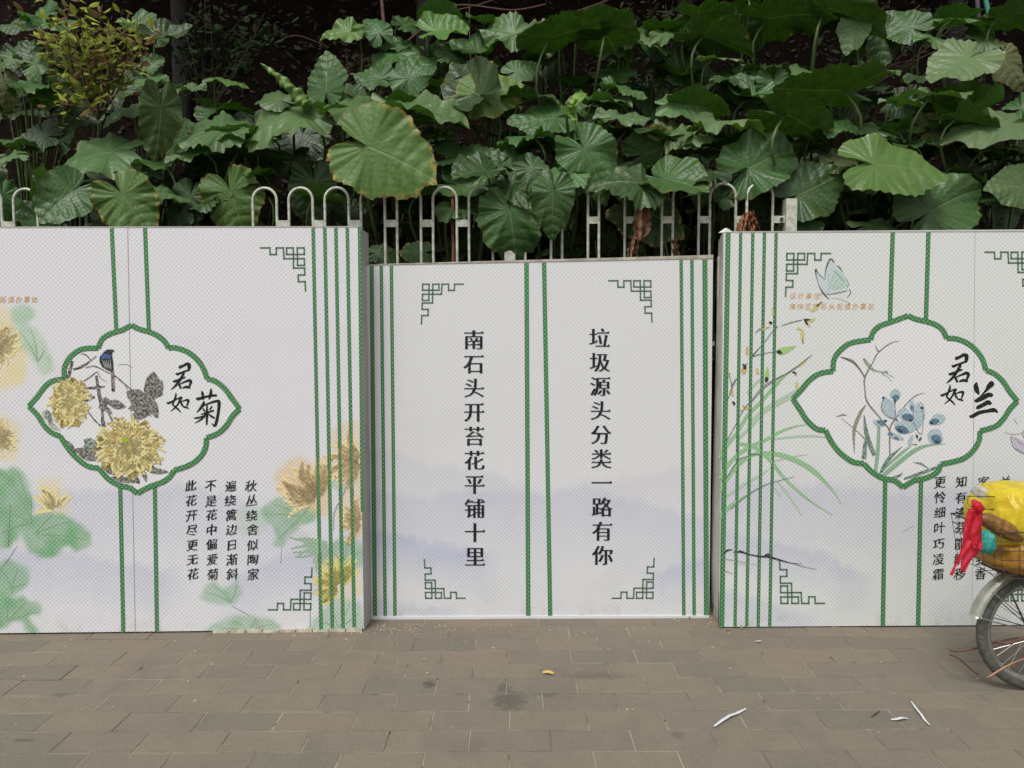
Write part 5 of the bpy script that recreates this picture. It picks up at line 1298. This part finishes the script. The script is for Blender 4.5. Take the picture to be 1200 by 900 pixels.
# ------------------------------------------------------------------ bicycle at the right edge
BY = 3.42; WR = .284
wc = at(1214.5, 752, BY); WX = wc.x
MTY = simple('dusty_tyre', (.105, .110, .090), .75, nscale=40, namt=.2, bump=.3)
MRIM = simple('dull_steel_rim', (.42, .42, .38), .35, .75, nscale=12)
MFEN = simple('worn_cream_steel_mudguard', (.50, .50, .42), .32, .55, nscale=9, namt=.14)
MSPK = simple('spoke_steel', (.45, .44, .42), .3, .8)
MFRM = simple('dark_red_frame_paint', (.13, .045, .035), .4, .2, nscale=15)
MBLK = simple('black_rubber', (.025, .025, .025), .6)
MWIRE = simple('dark_wire', (.07, .06, .05), .5, .6)
bike = empty('bicycle', (WX, BY, 0)); tag(bike, 'old bicycle with pale steel mudguards half out of the right edge', 'bicycle')
bike.rotation_euler = (0, 0, 0)
def ringpts(R_, n, cx=0, cz=WR, y=0, a0=0, a1=360):
    return [(cx + R_ * math.cos(R(a0 + (a1 - a0) * i / n)), y, cz + R_ * math.sin(R(a0 + (a1 - a0) * i / n))) for i in range(n + (0 if a1 - a0 == 360 else 1))]
def wheel(cx):
    # tyre: flattened profile with shoulder
    V = []; Fc = []; n, prof = 72, [(-.019, -.020), (-.023, -.004), (-.019, .012), (-.010, .0195), (0, .0215), (.010, .0195), (.019, .012), (.023, -.004), (.019, -.020)]
    for i in range(n):
        a = 2 * math.pi * i / n
        for k, (y, dr) in enumerate(prof):
            kn = .0012 if (i % 2 and 2 < k < 6) else 0
            r = WR - .0215 + dr + kn; V.append((r * math.cos(a), y, r * math.sin(a)))
    K = len(prof)
    for i in range(n):
        j = (i + 1) % n
        for k in range(K - 1): Fc.append((i * K + k, i * K + k + 1, j * K + k + 1, j * K + k))
    w = mesh('wheel', V, Fc, MTY, bike, True); w.location = (cx, 0, WR)
    V = []; Fc = []; prof = [(-.019, -.018), (-.021, -.030), (-.012, -.038), (0, -.034), (.012, -.038), (.021, -.030), (.019, -.018)]; K = len(prof)
    for i in range(n):
        a = 2 * math.pi * i / n
        for k, (y, dr) in enumerate(prof): r = WR - .0215 + dr; V.append((r * math.cos(a), y, r * math.sin(a)))
    for i in range(n):
        j = (i + 1) % n
        for k in range(K - 1): Fc.append((i * K + k, i * K + k + 1, j * K + k + 1, j * K + k))
    mesh('rim', V, Fc, MRIM, w, True)
    m = MB(); m.tube([(0, -.045, 0), (0, -.035, 0), (0, .035, 0), (0, .045, 0)], [.012, .028, .028, .012], 12); m.build('hub', MRIM, w, True)
    rs = WR - .055
    for k in range(32):
        a = 2 * math.pi * k / 32; s_ = 1 if k % 2 else -1; a2 = a + (.55 if (k // 2) % 2 else -.55)
        m = MB(); m.tube([(.024 * math.cos(a2), s_ * .030, .024 * math.sin(a2)), (rs * math.cos(a), s_ * .004, rs * math.sin(a))], .0011, 4)
        if k % 1 == 0:
            if k == 0: sp = None
            m.build('spoke', MSPK, w)
    return w
WB = 1.02
wheel(0); wheel(WB)
def mudguard(cx, a0, a1):
    V = []; Fc = []; n = 40; prof = [(-.034, -.012), (-.029, .006), (-.017, .015), (0, .018), (.017, .015), (.029, .006), (.034, -.012)]; K = len(prof)
    for th in (0, -.0018):
        for i in range(n + 1):
            a = R(a0 + (a1 - a0) * i / n)
            for y, dr in prof: r = WR + .022 + dr + th; V.append((cx + r * math.cos(a), y, WR + r * math.sin(a)))
    N1 = (n + 1) * K
    for b0 in (0, N1):
        for i in range(n):
            for k in range(K - 1):
                q = b0 + i * K + k; f = (q, q + 1, q + K + 1, q + K); Fc.append(f if b0 else f[::-1])
    for i in range(n):
        for k in (0, K - 1):
            q = i * K + k; Fc.append((q, q + K, N1 + q + K, N1 + q))
    for i in (0, n):
        for k in range(K - 1): q = i * K + k; Fc.append((q, q + 1, N1 + q + 1, N1 + q))
    o = mesh('mudguard', V, Fc, MFEN, bike, True)
    for aa in ((165, 140) if cx == 0 else (150, 60)):
        for s_ in (-1, 1):
            a = R(aa); r = WR + .024
            m = MB(); m.tube([(cx, s_ * .045, WR), (cx + r * .95 * math.cos(a), s_ * .040, WR + r * .95 * math.sin(a)), (cx + r * math.cos(a), s_ * .030, WR + r * math.sin(a))], .0026, 6); m.build('mudguard_stay', MSPK, o, True)
    return o
mudguard(0, 52, 167); mudguard(WB, 60, 175)
def tb(name, pts, r, mat, n=10, par=None): m = MB(); m.tube(pts, r, n); return m.build(name, mat, par or bike, True)
BBp = (.42, 0, .26); ST = (.29, 0, .66); HT = (.80, 0, .70); HB = (.845, 0, .56)
tb('frame_tube', [BBp, ST], .015, MFRM); tb('frame_tube', [ST, HT], .014, MFRM); tb('frame_tube', [BBp, HB], .017, MFRM); tb('frame_tube', [HB, (HT[0] - .01, 0, HT[2] + .04)], .018, MFRM)
for s_ in (-1, 1):
    tb('chain_stay', [(BBp[0], s_ * .03, BBp[2]), (0, s_ * .055, WR)], .009, MFRM); tb('seat_stay', [(ST[0], s_ * .02, ST[2]), (0, s_ * .055, WR)], .008, MFRM)
    tb('fork_blade', [(HB[0], s_ * .035, HB[2]), (WB - .03, s_ * .048, WR + .1), (WB, s_ * .05, WR)], .010, MFRM)
tb('seat_post', [ST, (.265, 0, .76)], .012, MSPK); tb('handlebar_stem', [(HT[0] - .01, 0, .74), (HT[0] - .025, 0, .92)], .012, MSPK)
tb('handlebar', catmull([(.62, -.28, .90), (.72, -.26, .93), (.775, -.12, .94), (.775, .12, .94), (.72, .26, .93), (.62, .28, .90)], 5), .011, MSPK)
for s_ in (-1, 1): tb('grip', [(.60, s_ * .284, .895), (.70, s_ * .266, .925)], .016, MBLK)
V = []; Fc = []
for i in range(9):
    t = i / 8; w = .085 * (1 - t) ** .8 + .022; x = .16 + .26 * t
    for k in range(7):
        s_ = k / 6 * 2 - 1; V.append((x, s_ * w, .80 + .015 * math.sin(t * 5) - .04 * abs(s_) ** 2.5 + (.012 if i in (0,) else 0)))
for i in range(8):
    for k in range(6): q = i * 7 + k; Fc.append((q, q + 7, q + 8, q + 1))
sd_ = mesh('saddle', V, Fc, MBLK, bike, True); so = sd_.modifiers.new('thick', 'SOLIDIFY'); so.thickness = .03
m = MB(); m.tube([(BBp[0], -.06, BBp[2]), (BBp[0], .06, BBp[2])], .02, 12); m.build('bottom_bracket', MSPK, bike, True)
m = MB(); m.tube([(BBp[0], -.062, BBp[2]), (BBp[0], -.056, BBp[2])], .085, 32); m.build('chainring', MSPK, bike)
for s_, dz, dx in ((-1, -.16, -.05), (1, .16, .05)):
    cr = tb('crank', [(BBp[0], s_ * .068, BBp[2]), (BBp[0] + dx, s_ * .078, BBp[2] + dz)], .009, MSPK)
    m = MB(); m.box((BBp[0] + dx - .045, s_ * .085 - .0, BBp[2] + dz - .012), (BBp[0] + dx + .045, s_ * .085 + s_ * .09, BBp[2] + dz + .012)) if s_ > 0 else m.box((BBp[0] + dx - .045, -.175, BBp[2] + dz - .012), (BBp[0] + dx + .045, -.085, BBp[2] + dz + .012))
    m.build('pedal', MBLK, cr)
# rear carrier and wire basket
def L_(px, py, dy=0):
    p = at(px, py, BY + dy); return Vector((p.x - WX, dy, p.z))
zb = L_(1200, 665).z; zt_ = L_(1200, 604).z; xb = L_(1152, 640).x; zb0 = zb
ca = tb('carrier', [(xb + .04, -.07, zb), (.30, -.07, zb), (.30, .07, zb), (xb + .04, .07, zb), (xb + .04, -.07, zb)], .006, MWIRE)
for s_ in (-1, 1): tb('carrier_stay', [(-.01, s_ * .06, WR), (xb + .12, s_ * .07, zb)], .004, MWIRE)
bk = None
bx0, bx1, byh, bz1 = xb - .015, .34, .165, L_(1200, 612).z
V0 = []
bask = MB()
def rect(z, gx, gy): return [(bx0 - gx, -byh - gy, z), (bx1 + gx, -byh - gy, z), (bx1 + gx, byh + gy, z), (bx0 - gx, byh + gy, z)]
NL = 5
tb('basket_frame', rect(bz1, .03, .02) + rect(bz1, .03, .02)[:1], .0035, MWIRE, 6)
for k in range(NL):
    t = k / NL; z = zb + (bz1 - zb) * t; tb('basket_wire', rect(z, .03 * t, .02 * t) + rect(z, .03 * t, .02 * t)[:1], .0017, MWIRE, 5)
for k in range(9):
    x = bx0 + (bx1 - bx0) * k / 8
    tb('basket_wire', [(x + (k - 4) * .007, -byh - .02, bz1), (x, -byh, zb), (x, byh, zb), (x + (k - 4) * .007, byh + .02, bz1)], .0015, MWIRE, 5)
for k in range(4):
    y = -byh + 2 * byh * (k + .5) / 4; tb('basket_wire', [(bx0 - .03, y, bz1), (bx0, y, zb), (bx1, y, zb), (bx1 + .03, y, bz1)], .0015, MWIRE, 5)
for yy in (581.5, 596.5):
    tb('loose_wire', [L_(1133, yy, -.05), L_(1150, yy, -.06), L_(1166, yy + .5, -.08)], .0022, MWIRE, 5)
tb('loose_wire', [L_(1133, 581, .04), L_(1134, 590, .02), L_(1141, 597, 0)], .0012, MWIRE, 4)
tb('hanging_cord', catmull([tuple(L_(1148, 664, -.05)), tuple(L_(1160, 672, -.06)), tuple(L_(1172, 682, -.06))], 4), .0015, MWIRE, 4)
# trailing brown cords caught on the hub
tb('trailing_cord', catmull([tuple(L_(1113, 763, .05)), tuple(L_(1135, 762, .05)), tuple(L_(1165, 753, .055)), tuple(L_(1190, 748, .06)), tuple(L_(1214, 746, .05))], 5), .004, simple('brown_cord', (.12, .065, .045), .8), 6)
tb('trailing_cord', catmull([tuple(L_(1113, 767, .05)), tuple(L_(1124, 772, .05)), tuple(L_(1140, 786, .05)), tuple(L_(1147, 790, .05))], 5), .0045, simple('brown_cord_loose', (.12, .065, .045), .8), 6)
tb('kickstand', catmull([tuple(L_(1156, 795, -.09)), tuple(L_(1185, 778, -.085)), tuple(L_(1214, 768, -.07)), tuple(L_(1235, 762, -.05))], 4), .0045, simple('copper_brown_rod', (.33, .17, .10), .4, .3), 7)
tb('rag_strip', catmull([tuple(L_(1165, 751, -.06)), tuple(L_(1180, 754, -.07)), tuple(L_(1200, 748, -.07)), tuple(L_(1216, 746, -.06))], 4), [.003, .006, .008, .005, .007, .009, .006, .008, .006, .005, .006, .007, .006][:13], simple('red_brown_rag', (.12, .055, .04), .8), 6)

# ---- bags in the basket
def plastic(name, col, col2, trans=.35, rough=.35, fold=9):
    m, n, l, b = newmat(name)
    f = noise_(n, l, objco(n), fold, 5, .65); w = n.new('ShaderNodeTexWave'); w.inputs['Scale'].default_value = fold * .7; w.inputs['Distortion'].default_value = 9; w.inputs['Detail'].default_value = 3; l.new(objco(n), w.inputs['Vector'])
    l.new(mix_(n, l, ramp_(n, l, f, .38, .62), col, col2), b.inputs['Base Color']); b.inputs['Roughness'].default_value = rough
    bp = n.new('ShaderNodeBump'); bp.inputs['Strength'].default_value = .45; bp.inputs['Distance'].default_value = .012; l.new(math_(n, l, 'ADD', w.outputs['Fac'], f), bp.inputs['Height']); l.new(bp.outputs[0], b.inputs['Normal'])
    t = n.new('ShaderNodeBsdfTranslucent'); t.inputs[0].default_value = (*col, 1); ms = n.new('ShaderNodeMixShader'); ms.inputs[0].default_value = trans
    l.new(b.outputs[0], ms.inputs[1]); l.new(t.outputs[0], ms.inputs[2]); l.new(ms.outputs[0], n['Material Output'].inputs[0]); return m
def bag(name, label, px0, px1, py0, py1, y0, hy, mat, seed, lump=.16, pw=.6, prof=None):
    a = at((px0 + px1) / 2, (py0 + py1) / 2, BY + y0); hx = (at(px1, 600, BY).x - at(px0, 600, BY).x) / 2; hz = (at(px0, py0, BY).z - at(px0, py1, BY).z) / 2
    V = []; Fc = []; NU, NV = 56, 34
    for j in range(NV + 1):
        ph = -math.pi / 2 + math.pi * j / NV
        for i in range(NU):
            th = 2 * math.pi * i / NU
            sg = lambda v, p: math.copysign(abs(v) ** p, v)
            x = sg(math.cos(ph), pw) * sg(math.cos(th), pw); y = sg(math.cos(ph), pw) * sg(math.sin(th), pw); z = sg(math.sin(ph), pw)
            q = Vector((x, y, z)); d = lump * noise.noise(q * 1.6 + Vector((seed, 0, 0))) + lump * .5 * noise.noise(q * 4 + Vector((0, seed, 0)))
            d += lump * .35 * (1 - abs(noise.noise(Vector((q.x * 5, q.y * 5, q.z * 1.2)) + Vector((0, 0, seed)))) * 2)
            q = q * (1 + d)
            if prof: q = prof(q)
            V.append((q.x * hx, q.y * hy, q.z * hz))
    for j in range(NV):
        for i in range(NU): k = (i + 1) % NU; Fc.append((j * NU + i, j * NU + k, (j + 1) * NU + k, (j + 1) * NU + i))
    o = mesh(name, V, Fc, mat, None, True); o.location = a; tag(o, label, 'bag'); return o
bag('plastic_bag', 'bright yellow plastic bag bulging out of the bicycle basket', 1147, 1262, 567, 642, 0, .17, plastic('yellow_plastic', (.88, .72, .04), (.80, .60, .04)), 2, .10, .62)
bag('plastic_bag', 'orange-brown plastic bag filling the bottom of the basket', 1153, 1262, 622, 666, -.005, .165, plastic('orange_plastic', (.62, .34, .05), (.42, .20, .04)), 6, .12, .6)
bag('plastic_bag', 'crumpled whitish bag under the yellow one at the top of the load', 1149, 1180, 571, 592, .02, .11, plastic('whitish_plastic', (.72, .70, .62), (.6, .57, .48)), 9, .10, .7)
bag('plastic_bag', 'small teal plastic bag wedged in the corner of the basket', 1149, 1164, 624, 647, -.165, .03, plastic('teal_plastic', (.08, .50, .42), (.05, .42, .36)), 4, .22, .8)
bag('plastic_bag', 'dark brown folded plastic sheet across the left of the load', 1149, 1196, 600, 636, -.135, .045, plastic('brown_plastic', (.26, .13, .045), (.40, .21, .06)), 12, .12, .8, lambda q: Vector((q.x, q.y, q.z * .55 - q.x * .6)))
# yellow cloth ends and red streamers
def sheet(name, label, cat, left, right, dy, mat, seed, amp=.02):
    V = []; Fc = []; N = 22; K = 8; A = catmull(left, 6); B_ = catmull(right, 6); N = len(A) - 1
    for i in range(N + 1):
        pa, pb = at(A[i][0], A[i][1], BY + dy), at(B_[i][0], B_[i][1], BY + dy)
        for k in range(K + 1):
            s_ = k / K; p = pa.lerp(pb, s_); p.y += amp * math.sin(s_ * 7 + i * .25 + seed) + amp * .6 * noise.noise(Vector((s_ * 4, i * .4, seed))); V.append(tuple(p))
    for i in range(N):
        for k in range(K): q = i * (K + 1) + k; Fc.append((q, q + 1, q + K + 2, q + K + 1))
    o = mesh(name, V, Fc, mat, None, True)
    so = o.modifiers.new('thick', 'SOLIDIFY'); so.thickness = .0012
    if label: tag(o, label, cat)
    return o
MRED = plastic('red_film', (.80, .045, .09), (.74, .03, .06), .5, .3, 14)
mm_, n, l, b = newmat('thin_red_film'); 
tr = n.new('ShaderNodeBsdfTransparent'); tr.inputs[0].default_value = (.95, .30, .36, 1); bb = b; bb.inputs['Base Color'].default_value = (.78, .05, .10, 1); bb.inputs['Roughness'].default_value = .3
tl = n.new('ShaderNodeBsdfTranslucent'); tl.inputs[0].default_value = (.9, .08, .14, 1)
m1 = n.new('ShaderNodeMixShader'); m1.inputs[0].default_value = .45; l.new(bb.outputs[0], m1.inputs[1]); l.new(tl.outputs[0], m1.inputs[2])
m2_ = n.new('ShaderNodeMixShader'); l.new(ramp_(n, l, noise_(n, l, objco(n), 22, 4, .6), .42, .66, .10, .62), m2_.inputs[0]); l.new(m1.outputs[0], m2_.inputs[1]); l.new(tr.outputs[0], m2_.inputs[2]); l.new(m2_.outputs[0], n['Material Output'].inputs[0])
rr_ = empty('red_plastic_streamer', at(1143, 592, BY - .2)); tag(rr_, 'torn red plastic streamer knotted to the basket and trailing down', 'streamer')
def rsheet(left, right, dy, mat, seed, amp=.007, nm='streamer_tail'):
    o = sheet(nm, None, None, left, right, dy, mat, seed, amp); o.parent = rr_; o.matrix_parent_inverse = Matrix.Identity(4); o.data.transform(Matrix.Translation(-rr_.location)); return o
rsheet([(1136, 596), (1131, 612), (1127, 632), (1124, 648), (1116, 668), (1114, 674)], [(1148, 600), (1145, 618), (1138, 636), (1129, 650), (1121, 662), (1117, 675)], -.20, mm_, 1)
rsheet([(1138, 598), (1134, 620), (1131, 640), (1129, 652), (1126, 664), (1125, 669)], [(1151, 596), (1149, 618), (1150, 636), (1146, 650), (1138, 656), (1130, 670)], -.19, mm_, 3)
rsheet([(1140, 597), (1137, 610), (1136, 622), (1138, 634), (1140, 642)], [(1150, 598), (1149, 610), (1150, 622), (1151, 634), (1150, 644)], -.205, MRED, 4, nm='streamer_fold')
kn = MB(); k0 = at(1144, 593, BY - .2) - rr_.location
kn.tube([k0 + Vector((-.015, 0, .025)), k0 + Vector((0, 0, .005)), k0 + Vector((.012, 0, -.01)), k0 + Vector((.0, 0, -.03))], [.008, .022, .026, .014], 10); kn.build('knot', MRED, rr_, True)

# ---- dust-blown leaves and scraps caught along the foot of the boards
rn = random.Random(12)
m = MB()
for k in range(26):
    x = rn.choice((rn.uniform(-.95, -.2), rn.uniform(-2.6, -.4), rn.uniform(1.0, 1.25), rn.uniform(1.2, 2.2))); y = 4.235 if x < -.86 else (4.42 if -.86 < x < 1.19 else 4.25)
    p = Vector((x, y - rn.random() ** 2 * .10, .006)); small_leaves(m, [p], rn, .028)
o = m.build('dry_leaf_scraps', simple('pale_dry_leaf', (.34, .25, .13), .8, nscale=4, namt=.3)); tag(o, kind='stuff')
